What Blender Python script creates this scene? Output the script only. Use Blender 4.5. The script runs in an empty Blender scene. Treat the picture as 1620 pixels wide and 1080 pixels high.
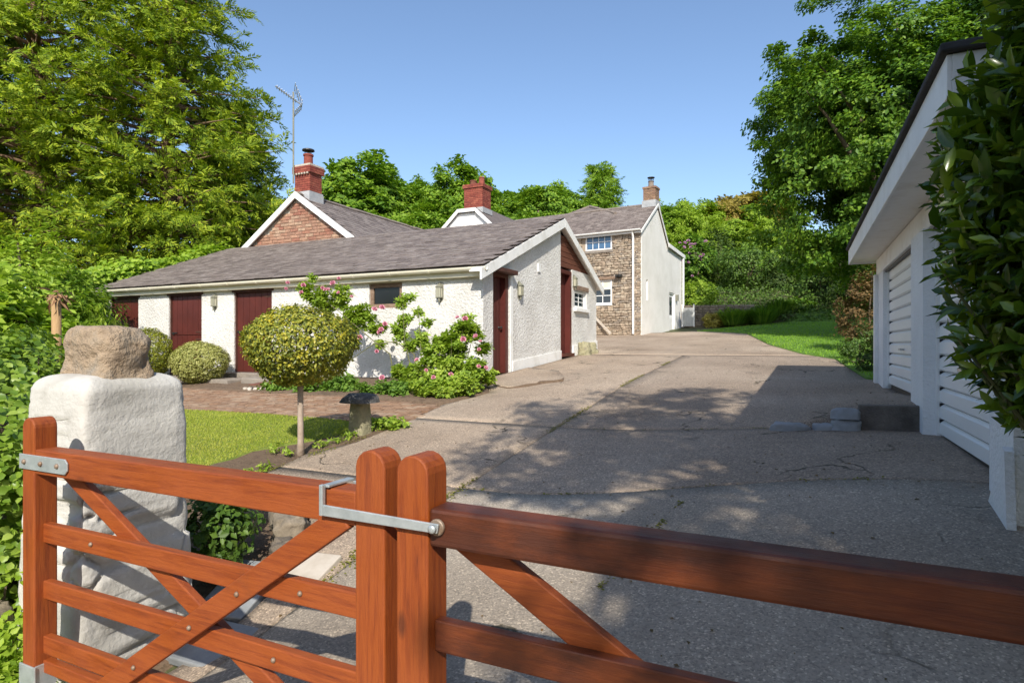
import bpy, bmesh, math, random
import numpy as np
from mathutils import Vector, Matrix, noise as mnoise

R = math.radians
EYE = 1.65                       # eye height; the photographer stands at the world origin
TH = R(25.5)                     # the buildings are square to X/Y; the lens looks 25.5 degrees left of +Y
SUN_EL, SUN_AZ = R(38), R(25.5)
cT, sT = math.cos(TH), math.sin(TH)
FPX, HX, HY = 960.0, 810.0, 545.0

sc = bpy.context.scene
# ------------------------------------------------------------------ camera, sky, sun, exposure
cam = bpy.data.cameras.new('camera')
cam.sensor_width = 36; cam.lens = FPX / 1620 * 36
cam.shift_y = 0.0031; cam.clip_start = 0.05; cam.clip_end = 3000
co = bpy.data.objects.new('camera', cam); sc.collection.objects.link(co)
co.location = (0, 0, EYE); co.rotation_euler = (R(90), 0, TH)
sc.camera = co
w = bpy.data.worlds.new('World'); sc.world = w; w.use_nodes = True
nt = w.node_tree; nt.nodes.clear()
sky = nt.nodes.new('ShaderNodeTexSky'); sky.sky_type = 'NISHITA'; sky.sun_disc = False
sky.sun_elevation = SUN_EL; sky.sun_rotation = math.pi - SUN_AZ
sky.altitude = 100; sky.air_density = 1.0; sky.dust_density = 1.4; sky.ozone_density = 3.0
bg = nt.nodes.new('ShaderNodeBackground'); bg.inputs[1].default_value = 0.15
wo = nt.nodes.new('ShaderNodeOutputWorld')
nt.links.new(sky.outputs[0], bg.inputs[0]); nt.links.new(bg.outputs[0], wo.inputs[0])
sl = bpy.data.lights.new('sun', 'SUN'); sl.energy = 4.0; sl.angle = R(0.55); sl.color = (1.0, 0.945, 0.84)
so = bpy.data.objects.new('sun', sl); sc.collection.objects.link(so)
ldir = Vector((-math.sin(SUN_AZ) * math.cos(SUN_EL), math.cos(SUN_AZ) * math.cos(SUN_EL), -math.sin(SUN_EL)))
so.rotation_euler = ldir.to_track_quat('-Z', 'Y').to_euler(); so.location = (10, -20, 20)
sc.view_settings.view_transform = 'Standard'; sc.view_settings.look = 'None'
sc.view_settings.exposure = 0.5; sc.view_settings.gamma = 1
sc.render.engine = 'CYCLES'
sc.cycles.max_bounces = 8; sc.cycles.transparent_max_bounces = 8

# ------------------------------------------------------------------ terrain heights (metres, relative to the eye)
YB = [-40, -6, 1.6, 5.3, 10.4, 16, 26, 33.5, 36, 38, 42, 50, 70, 120, 300]
RB = [-2.3, -1.85, -1.62, -1.22, -.67, -.27, .42, 1.1, 2.3, 3.1, 4.1, 5.6, 9, 17, 30]
LY = [-6, 1.6, 3, 4.2, 4.7, 7.1, 11, 12]
LR = [-1.8, -1.52, -1.22, -.97, -.87, -.84, -.60, -.55]
def ss(a, b, x):
    t = np.clip((np.asarray(x, float) - a) / (b - a), 0, 1); return t * t * (3 - 2 * t)
def rel(X, Y, upper=None):
    X = np.asarray(X, float); Y = np.asarray(Y, float)
    b = np.interp(Y, YB, RB)
    b = np.where(Y > 30, b - (b - .9) * ss(-12, -45, X) * .8, b)
    b = b - .13 * ss(-6, -14, X) * ss(3, 9, Y) * (1 - ss(14, 22, Y))
    b = b - .2 * ss(-2.3, -3.1, X) * (1 - ss(2.3, 3.5, Y)) * ss(-1, 1.4, Y)
    lt = np.interp(Y, LY, LR); wgt = ss(-2.5, 1., X) * (1 - ss(11, 12, Y))
    r = b + (lt - b) * wgt
    up = (Y >= 7.1) if upper is None else upper
    return r + np.where(up, .24 * ss(-.4, 1., X) * (1 - ss(7.1, 10.5, Y)), 0)
def G(X, Y, upper=None): return rel(X, Y, upper) + EYE
def g1(X, Y, upper=None): return float(G(X, Y, upper))
# survey helpers: where a sight line at image column px meets the wall Y = const or X = const, and a height read on it
def pX(px, Y): a = (px - HX) / FPX; return -(sT - a * cT) * Y / (cT + a * sT)
def pY(px, X): a = (px - HX) / FPX; return -(cT + a * sT) * X / (sT - a * cT)
def dep(X, Y): return -X * sT + Y * cT
def zz(py, X, Y): return EYE + (HY - py) / FPX * dep(X, Y)
def at(px, d): a = (px - HX) / FPX; return (a * d * cT - d * sT, a * d * sT + d * cT)   # column px, d metres out

C = sc.collection
OFF = {}
# ------------------------------------------------------------------ materials
MATS = {}
def nmat(name):
    m = bpy.data.materials.new(name); m.use_nodes = True; t = m.node_tree
    b = t.nodes['Principled BSDF']; MATS[name] = m
    return m, t, b
def ramp(t, stops):
    r = t.nodes.new('ShaderNodeValToRGB'); e = r.color_ramp.elements
    while len(e) < len(stops): e.new(0.5)
    for i, (p, c) in enumerate(stops): e[i].position = p; e[i].color = (*c, 1)
    return r
def coord(t, stretch=(1, 1, 1), rot=(0, 0, 0), obj=False):
    if obj: g = t.nodes.new('ShaderNodeTexCoord').outputs['Object']
    else: g = t.nodes.new('ShaderNodeNewGeometry').outputs['Position']
    mp = t.nodes.new('ShaderNodeMapping'); mp.inputs['Scale'].default_value = stretch; mp.inputs['Rotation'].default_value = rot
    t.links.new(g, mp.inputs[0]); return mp.outputs[0]
def tnoise(t, v, scale, detail=5, rough=.6, dist=0):
    n = t.nodes.new('ShaderNodeTexNoise'); n.inputs['Scale'].default_value = scale
    n.inputs['Detail'].default_value = detail; n.inputs['Roughness'].default_value = rough; n.inputs['Distortion'].default_value = dist
    t.links.new(v, n.inputs['Vector']); return n.outputs['Fac']
def bump(t, b, h, strength, dist, prev=None):
    n = t.nodes.new('ShaderNodeBump'); n.inputs['Strength'].default_value = strength; n.inputs['Distance'].default_value = dist
    t.links.new(h, n.inputs['Height'])
    if prev is not None: t.links.new(prev, n.inputs['Normal'])
    t.links.new(n.outputs[0], b.inputs['Normal']); return n.outputs[0]
def mixc(t, fac, a, b, mode='MIX'):
    n = t.nodes.new('ShaderNodeMix'); n.data_type = 'RGBA'; n.blend_type = mode
    if isinstance(fac, float): n.inputs[0].default_value = fac
    else: t.links.new(fac, n.inputs[0])
    for s, v in ((n.inputs[6], a), (n.inputs[7], b)):
        if isinstance(v, tuple): s.default_value = (*v, 1)
        else: t.links.new(v, s)
    return n.outputs[2]
def math2(t, op, a, b=0.0):
    n = t.nodes.new('ShaderNodeMath'); n.operation = op
    for s, v in ((n.inputs[0], a), (n.inputs[1], b)):
        if isinstance(v, (int, float)): s.default_value = v
        else: t.links.new(v, s)
    return n.outputs[0]
def mat(name, c1, c2, scale=4, rough=.8, bs=0, bscale=60, bd=.01, stretch=(1, 1, 1), rot=(0, 0, 0), metal=0, spec=.4, c3=None, coat=0, obj=False, detail=6):
    m, t, b = nmat(name); v = coord(t, stretch, rot, obj)
    f = tnoise(t, v, scale, detail)
    st = [(.32, c1), (.68, c2)] if c3 is None else [(.28, c1), (.5, c2), (.72, c3)]
    rp = ramp(t, st); t.links.new(f, rp.inputs[0]); t.links.new(rp.outputs[0], b.inputs['Base Color'])
    b.inputs['Roughness'].default_value = rough; b.inputs['Metallic'].default_value = metal
    b.inputs['Specular IOR Level'].default_value = spec; b.inputs['Coat Weight'].default_value = coat
    if bs: bump(t, b, tnoise(t, v, bscale, 5), bs, bd)
    return m
def rnd(t):
    i = t.nodes.new('ShaderNodeNewGeometry').outputs['Random Per Island']; o = t.nodes.new('ShaderNodeObjectInfo').outputs['Random']
    return math2(t, 'FRACT', math2(t, 'ADD', math2(t, 'MULTIPLY', i, 7.13), math2(t, 'MULTIPLY', o, 3.71)))
def piece_mat(name, cols, rough=.85, bs=.5, bscale=50, bd=.01, gr=.35, gscale=9):
    """one colour per piece (brick, slate, stone) with grain on top"""
    m, t, b = nmat(name); v = coord(t)
    rp = ramp(t, [((i + .5) / len(cols), c) for i, c in enumerate(cols)]); t.links.new(rnd(t), rp.inputs[0])
    gn = ramp(t, [(.3, (1 - gr, 1 - gr, 1 - gr)), (.7, (1 + gr * .5, 1 + gr * .5, 1 + gr * .5))]); t.links.new(tnoise(t, v, gscale, 7), gn.inputs[0])
    t.links.new(mixc(t, 1.0, rp.outputs[0], gn.outputs[0], 'MULTIPLY'), b.inputs['Base Color'])
    b.inputs['Roughness'].default_value = rough
    bump(t, b, tnoise(t, v, bscale, 5), bs, bd)
    return m
def leaf_mat(name, cols, trans=.4, rough=.5, spec=.35, hue_scale=.5):
    """cols: dark to bright; picked per leaf and drifting over the crown"""
    m, t, b = nmat(name); cols = [tuple(v * 1.3 for v in c) for c in cols]
    f = math2(t, 'ADD', math2(t, 'MULTIPLY', rnd(t), .50), math2(t, 'MULTIPLY', tnoise(t, coord(t), hue_scale, 3), .52))
    rp = ramp(t, [((i + .5) / len(cols), c) for i, c in enumerate(cols)]); t.links.new(f, rp.inputs[0])
    t.links.new(rp.outputs[0], b.inputs['Base Color']); b.inputs['Roughness'].default_value = rough; b.inputs['Specular IOR Level'].default_value = spec
    tr = t.nodes.new('ShaderNodeBsdfTranslucent')
    t.links.new(mixc(t, 1.0, rp.outputs[0], (1.25, 1.3, .55), 'MULTIPLY'), tr.inputs[0])
    mx = t.nodes.new('ShaderNodeMixShader'); mx.inputs[0].default_value = trans
    t.links.new(b.outputs[0], mx.inputs[1]); t.links.new(tr.outputs[0], mx.inputs[2])
    t.links.new(mx.outputs[0], t.nodes['Material Output'].inputs[0])
    return m
def roughcast(name, c, c2, vs=16, bs=.9, bd=.03):
    m, t, b = nmat(name); v = coord(t)
    rp = ramp(t, [(.3, c2), (.62, c)]); t.links.new(tnoise(t, v, 1.3, 6), rp.inputs[0])
    t.links.new(rp.outputs[0], b.inputs['Base Color']); b.inputs['Roughness'].default_value = .9
    vo = t.nodes.new('ShaderNodeTexVoronoi'); vo.feature = 'SMOOTH_F1'; vo.inputs['Scale'].default_value = vs; t.links.new(v, vo.inputs['Vector'])
    h = math2(t, 'ADD', math2(t, 'MULTIPLY', vo.outputs['Distance'], .8), tnoise(t, v, vs * 1.1, 3, .5, 1.2))
    bump(t, b, h, bs, bd); return m
def concrete(name, ca, cb, cc, spk=.5, coarse=110):
    m, t, b = nmat(name); v = coord(t)
    big = ramp(t, [(.3, ca), (.5, cb), (.72, cc)]); t.links.new(tnoise(t, v, .55, 8, .62), big.inputs[0])
    sp = t.nodes.new('ShaderNodeTexVoronoi'); sp.inputs['Scale'].default_value = coarse; t.links.new(v, sp.inputs['Vector'])
    lum = ramp(t, [(.0, (.5, .5, .5)), (.4, (.92, .92, .92)), (.85, (1.08, 1.07, 1.05)), (1, (2.0, 1.95, 1.85))])
    sep = t.nodes.new('ShaderNodeSeparateColor'); t.links.new(sp.outputs['Color'], sep.inputs[0]); t.links.new(sep.outputs[0], lum.inputs[0])
    col = mixc(t, spk, big.outputs[0], mixc(t, 1.0, big.outputs[0], lum.outputs[0], 'MULTIPLY'))
    # wandering hairline cracks and dark moss stains
    cv = t.nodes.new('ShaderNodeTexVoronoi'); cv.feature = 'DISTANCE_TO_EDGE'; cv.inputs['Scale'].default_value = .55
    dn = t.nodes.new('ShaderNodeTexNoise'); dn.inputs['Scale'].default_value = 1.6; dn.inputs['Detail'].default_value = 6; t.links.new(v, dn.inputs['Vector'])
    va = t.nodes.new('ShaderNodeVectorMath'); va.operation = 'ADD'; t.links.new(v, va.inputs[0])
    vsn = t.nodes.new('ShaderNodeVectorMath'); vsn.operation = 'SCALE'; vsn.inputs['Scale'].default_value = 1.3; t.links.new(dn.outputs['Color'], vsn.inputs[0]); t.links.new(vsn.outputs[0], va.inputs[1])
    t.links.new(va.outputs[0], cv.inputs['Vector'])
    cr = ramp(t, [(.005, (1, 1, 1)), (.012, (0, 0, 0))]); t.links.new(cv.outputs['Distance'], cr.inputs[0])
    pm = ramp(t, [(.5, (0, 0, 0)), (.6, (1, 1, 1))]); t.links.new(tnoise(t, v, .9, 3), pm.inputs[0])
    crk = math2(t, 'MULTIPLY', cr.outputs[0], pm.outputs[0])
    col = mixc(t, math2(t, 'MULTIPLY', crk, .9), col, (.05, .045, .03))
    st = ramp(t, [(.52, (0, 0, 0)), (.72, (1, 1, 1))]); t.links.new(tnoise(t, v, 2.2, 8, .7), st.inputs[0])
    col = mixc(t, math2(t, 'MULTIPLY', st.outputs[0], .4), col, (.15, .12, .088))
    ln_ = coord(t, (2.2, .16, 1)); tr_ = ramp(t, [(.5, (0, 0, 0)), (.68, (1, 1, 1))]); t.links.new(tnoise(t, ln_, 1.2, 6, .6), tr_.inputs[0])      # worn tracks along the drive
    col = mixc(t, math2(t, 'MULTIPLY', tr_.outputs[0], .25), col, (.20, .17, .14))
    oil = ramp(t, [(.66, (0, 0, 0)), (.74, (1, 1, 1))]); t.links.new(tnoise(t, v, .8, 5, .55, .8), oil.inputs[0])
    col = mixc(t, math2(t, 'MULTIPLY', oil.outputs[0], .35), col, (.07, .06, .05))
    t.links.new(col, b.inputs['Base Color']); b.inputs['Roughness'].default_value = .92; b.inputs['Specular IOR Level'].default_value = .2
    h = math2(t, 'SUBTRACT', math2(t, 'ADD', tnoise(t, v, 70, 4), math2(t, 'MULTIPLY', tnoise(t, v, 7, 5), 1.5)), math2(t, 'MULTIPLY', crk, 1.5))
    bump(t, b, h, .55, .012); return m
def wood(name, stretch, rot=(0, 0, 0), dark=0.0):
    m, t, b = nmat(name); v = coord(t, stretch, rot)
    f = tnoise(t, v, 6, 9, .65, .6)
    rp = ramp(t, [(.22, (.125, .024, .006)), (.40, (.23, .046, .008)), (.58, (.31, .070, .011)), (.8, (.20, .040, .008))]); t.links.new(f, rp.inputs[0])
    wr = ramp(t, [(.60, (0, 0, 0)), (.72, (1, 1, 1))]); t.links.new(tnoise(t, coord(t), 3.3, 9, .75), wr.inputs[0])
    col = mixc(t, math2(t, 'MULTIPLY', wr.outputs[0], .45), rp.outputs[0], (.16, .05, .022))
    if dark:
        dk = ramp(t, [(.22, (0, 0, 0)), (.48, (1, 1, 1))]); t.links.new(tnoise(t, coord(t, (1, 1, 3)), 1.5, 6, .6), dk.inputs[0])  # dark blotches; they also put the right leaf's shade into the wood colour
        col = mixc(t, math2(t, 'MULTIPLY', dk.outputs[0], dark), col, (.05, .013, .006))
    t.links.new(col, b.inputs['Base Color']); b.inputs['Roughness'].default_value = .42
    rr = ramp(t, [(.3, (.42,) * 3), (.7, (.75,) * 3)]); t.links.new(tnoise(t, coord(t), 5, 6), rr.inputs[0]); t.links.new(rr.outputs[0], b.inputs['Roughness'])
    sc_ = ramp(t, [(.70, (0, 0, 0)), (.74, (1, 1, 1))]); t.links.new(tnoise(t, coord(t, (3, 3, 3)), 7, 8, .8), sc_.inputs[0])      # rubbed-through scuffs
    kv = t.nodes.new('ShaderNodeTexVoronoi'); kv.inputs['Scale'].default_value = 1.0; t.links.new(coord(t, tuple(2.2 if q < 1 else 5.5 for q in stretch), rot), kv.inputs['Vector'])
    kn_ = ramp(t, [(.05, (1, 1, 1)), (.12, (0, 0, 0))]); t.links.new(kv.outputs['Distance'], kn_.inputs[0])                                # knots
    c2 = mixc(t, math2(t, 'MULTIPLY', kn_.outputs[0], .7), b.inputs['Base Color'].links[0].from_socket, (.055, .014, .006))
    c3 = mixc(t, math2(t, 'MULTIPLY', sc_.outputs[0], .55), c2, (.42, .20, .10)); t.links.new(c3, b.inputs['Base Color'])
    fine = tnoise(t, coord(t, tuple(q * 4 for q in stretch), rot), 9, 6, .7)
    bump(t, b, math2(t, 'ADD', f, math2(t, 'MULTIPLY', fine, .6)), .5, .004); return m

roughcast('roughcast', (.72, .70, .66), (.58, .555, .515), 21, .75, .026)
roughcast('fine_render', (.80, .78, .74), (.70, .68, .63), 28, .5, .015)
roughcast('garage_render', (.84, .84, .83), (.74, .74, .73), 40, .6, .012)
mat('white_paint', (.78, .77, .74), (.85, .84, .81), 2, .5, .15, 30, .004, c3=(.68, .66, .61))
mat('cream_paint', (.74, .68, .52), (.80, .76, .62), 2, .45)
mat('door_white', (.82, .82, .80), (.86, .86, .84), 1.5, .4)
m = mat('pillar_paint', (.38, .36, .32), (.56, .54, .50), 2.2, .85, .7, 40, .008, c3=(.58, .56, .52), detail=10)
mat('soffit_paint', (.78, .755, .70), (.84, .82, .78), 3, .6, c3=(.70, .66, .59))
mat('maroon_paint', (.07, .02, .015), (.105, .028, .022), 3, .5, .3, 60, .004, stretch=(4, 4, .5))
mat('maroon_bright', (.075, .017, .013), (.105, .023, .017), 2, .45)
mat('dark_timber', (.055, .022, .015), (.10, .04, .028), 5, .7, .4, 40, .006)
mat('weathered_timber', (.16, .10, .065), (.30, .21, .15), 5, .85, .5, 40, .006, stretch=(2, 2, 6))
mat('weatherboard', (.10, .034, .020), (.17, .06, .035), 4, .7, .4, 30, .006, stretch=(3, .5, 3))
wood('gate_wood_r_shade', (.6, 9, 9), dark=.9); wood('gate_wood_x', (.6, 9, 9)); wood('gate_wood_z', (9, 9, .6))
wood('gate_wood_d', (.7, 9, 9), (0, R(33), 0)); wood('gate_wood_e', (.7, 9, 9), (0, R(-42), 0))
mat('galvanised', (.42, .46, .47), (.60, .64, .65), 14, .45, .1, 60, .002, metal=.55)
mat('rusty_bolt', (.22, .13, .08), (.34, .28, .22), 25, .6, metal=.4)
mat('black_metal', (.02, .02, .02), (.035, .033, .03), 8, .5)
mat('lantern_metal', (.16, .16, .12), (.26, .25, .19), 12, .55)
mat('aluminium', (.45, .46, .47), (.55, .56, .57), 5, .4, metal=.8)
mat('lead', (.32, .33, .34), (.45, .45, .45), 4, .6)
mat('felt', (.025, .025, .027), (.05, .05, .052), 6, .9, .5, 80, .006)
piece_mat('slate', [(.145, .115, .10), (.20, .162, .142), (.165, .132, .115), (.245, .205, .18), (.21, .17, .148)], .7, .35, 40, .006)
mat('slate_bed', (.12, .098, .088), (.17, .14, .125), 5, .8, .4, 30, .01)
mat('ridge_tile', (.17, .14, .12), (.26, .21, .17), 6, .8, .3, 30, .01)
piece_mat('gable_brick', [(.33, .155, .10), (.40, .235, .155), (.29, .12, .08), (.44, .295, .20), (.37, .20, .125), (.33, .185, .125)], .9, .7, 60, .012)
piece_mat('red_brick', [(.24, .052, .034), (.29, .072, .044), (.20, .042, .03), (.32, .09, .055)], .85, .5, 60, .008)
piece_mat('brown_brick', [(.26, .16, .10), (.34, .21, .13), (.22, .13, .09)], .9, .5, 60, .008)
mat('mortar', (.40, .35, .28), (.52, .46, .38), 12, .95, .4, 90, .006)
mat('dark_mortar', (.22, .11, .08), (.30, .16, .11), 12, .95, .4, 90, .006)
piece_mat('wall_stone', [(.34, .26, .185), (.42, .33, .24), (.29, .22, .16), (.48, .40, .30), (.38, .295, .215), (.31, .26, .21)], .92, .9, 30, .02, .5)
mat('stone_mortar', (.31, .245, .18), (.39, .315, .24), 8, .95, .6, 60, .01)
piece_mat('garden_stone', [(.20, .165, .12), (.28, .23, .17), (.16, .13, .10)], .92, .8, 30, .015)
piece_mat('paver', [(.27, .155, .09), (.32, .195, .12), (.24, .14, .085), (.36, .25, .17), (.29, .185, .12)], .92, .6, 60, .008)
concrete('concrete_tan', (.25, .19, .14), (.37, .29, .22), (.46, .37, .285), .8, 100)
concrete('concrete_grit', (.22, .17, .128), (.32, .253, .196), (.40, .325, .255), .85, 90)
concrete('concrete_grey', (.25, .205, .16), (.355, .30, .24), (.45, .39, .32), .7, 110)
mat('shaded_white_board', (.42, .42, .40), (.52, .52, .50), 4, .7)  # white side-gate boards with their shade put into the colour as grey
mat('soil', (.10, .065, .042), (.19, .13, .085), 7, .97, 1.0, 35, .04, c3=(.14, .09, .06))
mat('slate_slab', (.20, .17, .145), (.30, .26, .215), 5, .85, .6, 25, .015)
mat('blue_slab', (.20, .21, .22), (.30, .31, .32), 5, .8, .4, 25, .01)
mat('turf', (.10, .15, .025), (.19, .23, .045), 1.6, .95, .7, 120, .02, c3=(.13, .19, .03))
mat('turf_right', (.08, .18, .02), (.15, .26, .035), 1.2, .95, .7, 120, .02)
mat('earth', (.06, .075, .025), (.11, .11, .05), .8, .97, .6, 6, .1)
mat('sandstone', (.22, .165, .12), (.38, .285, .195), 7, .95, 1.0, 30, .03, c3=(.30, .26, .21), detail=9)
mat('lichen_stone', (.20, .19, .12), (.34, .31, .19), 9, .95, .9, 40, .02, c3=(.24, .21, .15))
mat('dark_cap_stone', (.05, .048, .045), (.11, .105, .10), 9, .9, .9, 30, .03, c3=(.22, .20, .165))
mat('dark_concrete', (.10, .085, .07), (.19, .165, .14), 6, .95, .9, 60, .02)
mat('bark', (.10, .075, .05), (.19, .145, .10), 6, .95, .8, 20, .04, stretch=(1, 1, .3))
mat('brown_bark', (.14, .085, .05), (.24, .155, .095), 6, .95, .8, 20, .04, stretch=(1, 1, .3))
mat('pale_bark', (.33, .25, .19), (.46, .38, .31), 9, .9, .5, 30, .01)
mat('green_twig', (.10, .12, .04), (.17, .15, .07), 6, .8)
mat('post_wood', (.33, .20, .09), (.46, .30, .15), 6, .85, .5, 30, .008, stretch=(5, 5, .5))
mat('dead_frond', (.20, .10, .05), (.34, .2, .11), 9, .95)
mat('rust', (.12, .045, .03), (.20, .08, .05), 7, .9, .5, 40, .01)
mat('pebble', (.42, .36, .29), (.56, .50, .43), 6, .85)
mat('pink_petal', (.66, .26, .36), (.80, .46, .54), 30, .6)
mat('mauve_petal', (.46, .24, .38), (.62, .40, .52), 12, .6)
mat('dark_interior', (.012, .012, .012), (.02, .02, .02), 2, .9)
def glass(name, c, rough=.06):
    m, t, b = nmat(name); b.inputs['Base Color'].default_value = (*c, 1); b.inputs['Roughness'].default_value = rough
    b.inputs['Specular IOR Level'].default_value = .8; return m
glass('window_glass', (.03, .045, .06)); glass('dark_glass', (.010, .011, .011), .35); glass('lantern_glass', (.42, .40, .30), .2); glass('upper_glass', (.06, .13, .24), .04)
mat('curtain', (.55, .52, .44), (.66, .63, .55), 3, .9)

leaf_mat('leaf_conifer', [(.035, .07, .010), (.115, .18, .014), (.23, .29, .020), (.36, .385, .028)], .34, .6, .2)
leaf_mat('leaf_oak', [(.028, .075, .010), (.065, .14, .014), (.12, .215, .02), (.20, .29, .028)], .33, .5, .3)
leaf_mat('leaf_back', [(.05, .115, .014), (.10, .19, .018), (.17, .27, .025), (.25, .34, .035)], .36, .55, .25, .15)
leaf_mat('leaf_lime', [(.08, .14, .014), (.15, .24, .020), (.22, .31, .028), (.28, .36, .045)], .42, .55, .25, .3)
leaf_mat('leaf_bronze', [(.12, .10, .02), (.20, .16, .03), (.26, .20, .05), (.22, .22, .04)], .35, .6, .2, .3)
leaf_mat('leaf_dark', [(.025, .058, .010), (.05, .10, .014), (.08, .14, .018), (.11, .18, .025)], .25, .5, .35)
leaf_mat('leaf_yew', [(.018, .038, .010), (.035, .065, .014), (.06, .095, .018), (.09, .13, .02)], .2, .6, .25)
leaf_mat('leaf_laurel', [(.020, .045, .008), (.045, .09, .010), (.10, .16, .014), (.22, .29, .02)], .3, .25, .6, 2.5)
leaf_mat('leaf_ivy', [(.04, .09, .012), (.11, .19, .02), (.19, .28, .03), (.32, .40, .09)], .35, .4, .45, 2.0)
leaf_mat('leaf_hedge', [(.08, .15, .016), (.17, .27, .022), (.25, .35, .035), (.34, .42, .07)], .4, .5, .3, .8)
leaf_mat('leaf_variegated', [(.03, .04, .012), (.10, .125, .02), (.21, .235, .03), (.36, .33, .04), (.52, .41, .03)], .3, .4, .4, 2)
leaf_mat('leaf_privet', [(.11, .125, .03), (.22, .23, .06), (.33, .33, .11), (.44, .42, .17)], .3, .5, .3, 2)
leaf_mat('leaf_box', [(.08, .11, .016), (.16, .19, .02), (.26, .27, .03), (.36, .33, .04)], .3, .5, .3, 2)
leaf_mat('leaf_rose', [(.09, .15, .02), (.18, .27, .03), (.26, .35, .04), (.34, .40, .07)], .4, .45, .35, 2)
leaf_mat('leaf_low', [(.06, .13, .02), (.12, .21, .03), (.18, .28, .04)], .4, .5, .3, 2)
leaf_mat('leaf_gold', [(.24, .22, .04), (.38, .33, .07), (.50, .42, .12)], .35, .5, .3, 1)
leaf_mat('leaf_brown', [(.06, .05, .02), (.11, .075, .03), (.17, .10, .04)], .25, .6, .2, 1)
leaf_mat('grass_left', [(.15, .21, .022), (.24, .30, .035), (.33, .35, .06), (.42, .38, .11)], .3, .6, .2, .9)
leaf_mat('grass_right', [(.09, .20, .018), (.15, .28, .025), (.21, .34, .03)], .3, .6, .2, .5)
leaf_mat('moss', [(.09, .10, .02), (.16, .16, .03), (.22, .20, .05)], .2, .8, .1, 3)

# ------------------------------------------------------------------ object helpers
def thing(name, label, cat, loc=(0, 0, 0), group=None, rotz=0, world=True):
    o = bpy.data.objects.new(name, None); C.objects.link(o); o.location = loc; o.rotation_euler = (0, 0, rotz)
    o.empty_display_size = .2
    o['label'] = label; o['category'] = cat
    if group: o['group'] = group
    if world: OFF[o.name] = Vector(loc)
    return o
def tag(o, label, cat, group=None):
    o['label'] = label; o['category'] = cat
    if group: o['group'] = group
    return o
def top(o):
    while o.parent: o = o.parent
    return o
def link(name, me, parent=None):
    o = bpy.data.objects.new(name, me); C.objects.link(o)
    if parent: o.parent = parent
    return o
def npmesh(name, V, F, m, smooth=False):
    me = bpy.data.meshes.new(name); V = np.asarray(V, np.float32); F = np.asarray(F, np.int32)
    k = F.shape[1]
    me.vertices.add(len(V)); me.vertices.foreach_set('co', V.ravel())
    me.loops.add(F.size); me.loops.foreach_set('vertex_index', F.ravel())
    me.polygons.add(len(F)); me.polygons.foreach_set('loop_start', np.arange(0, F.size, k, dtype=np.int32))
    me.update(calc_edges=True); me.validate()
    if smooth: me.polygons.foreach_set('use_smooth', np.ones(len(F), bool))
    me.materials.append(MATS[m]); return me
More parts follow.
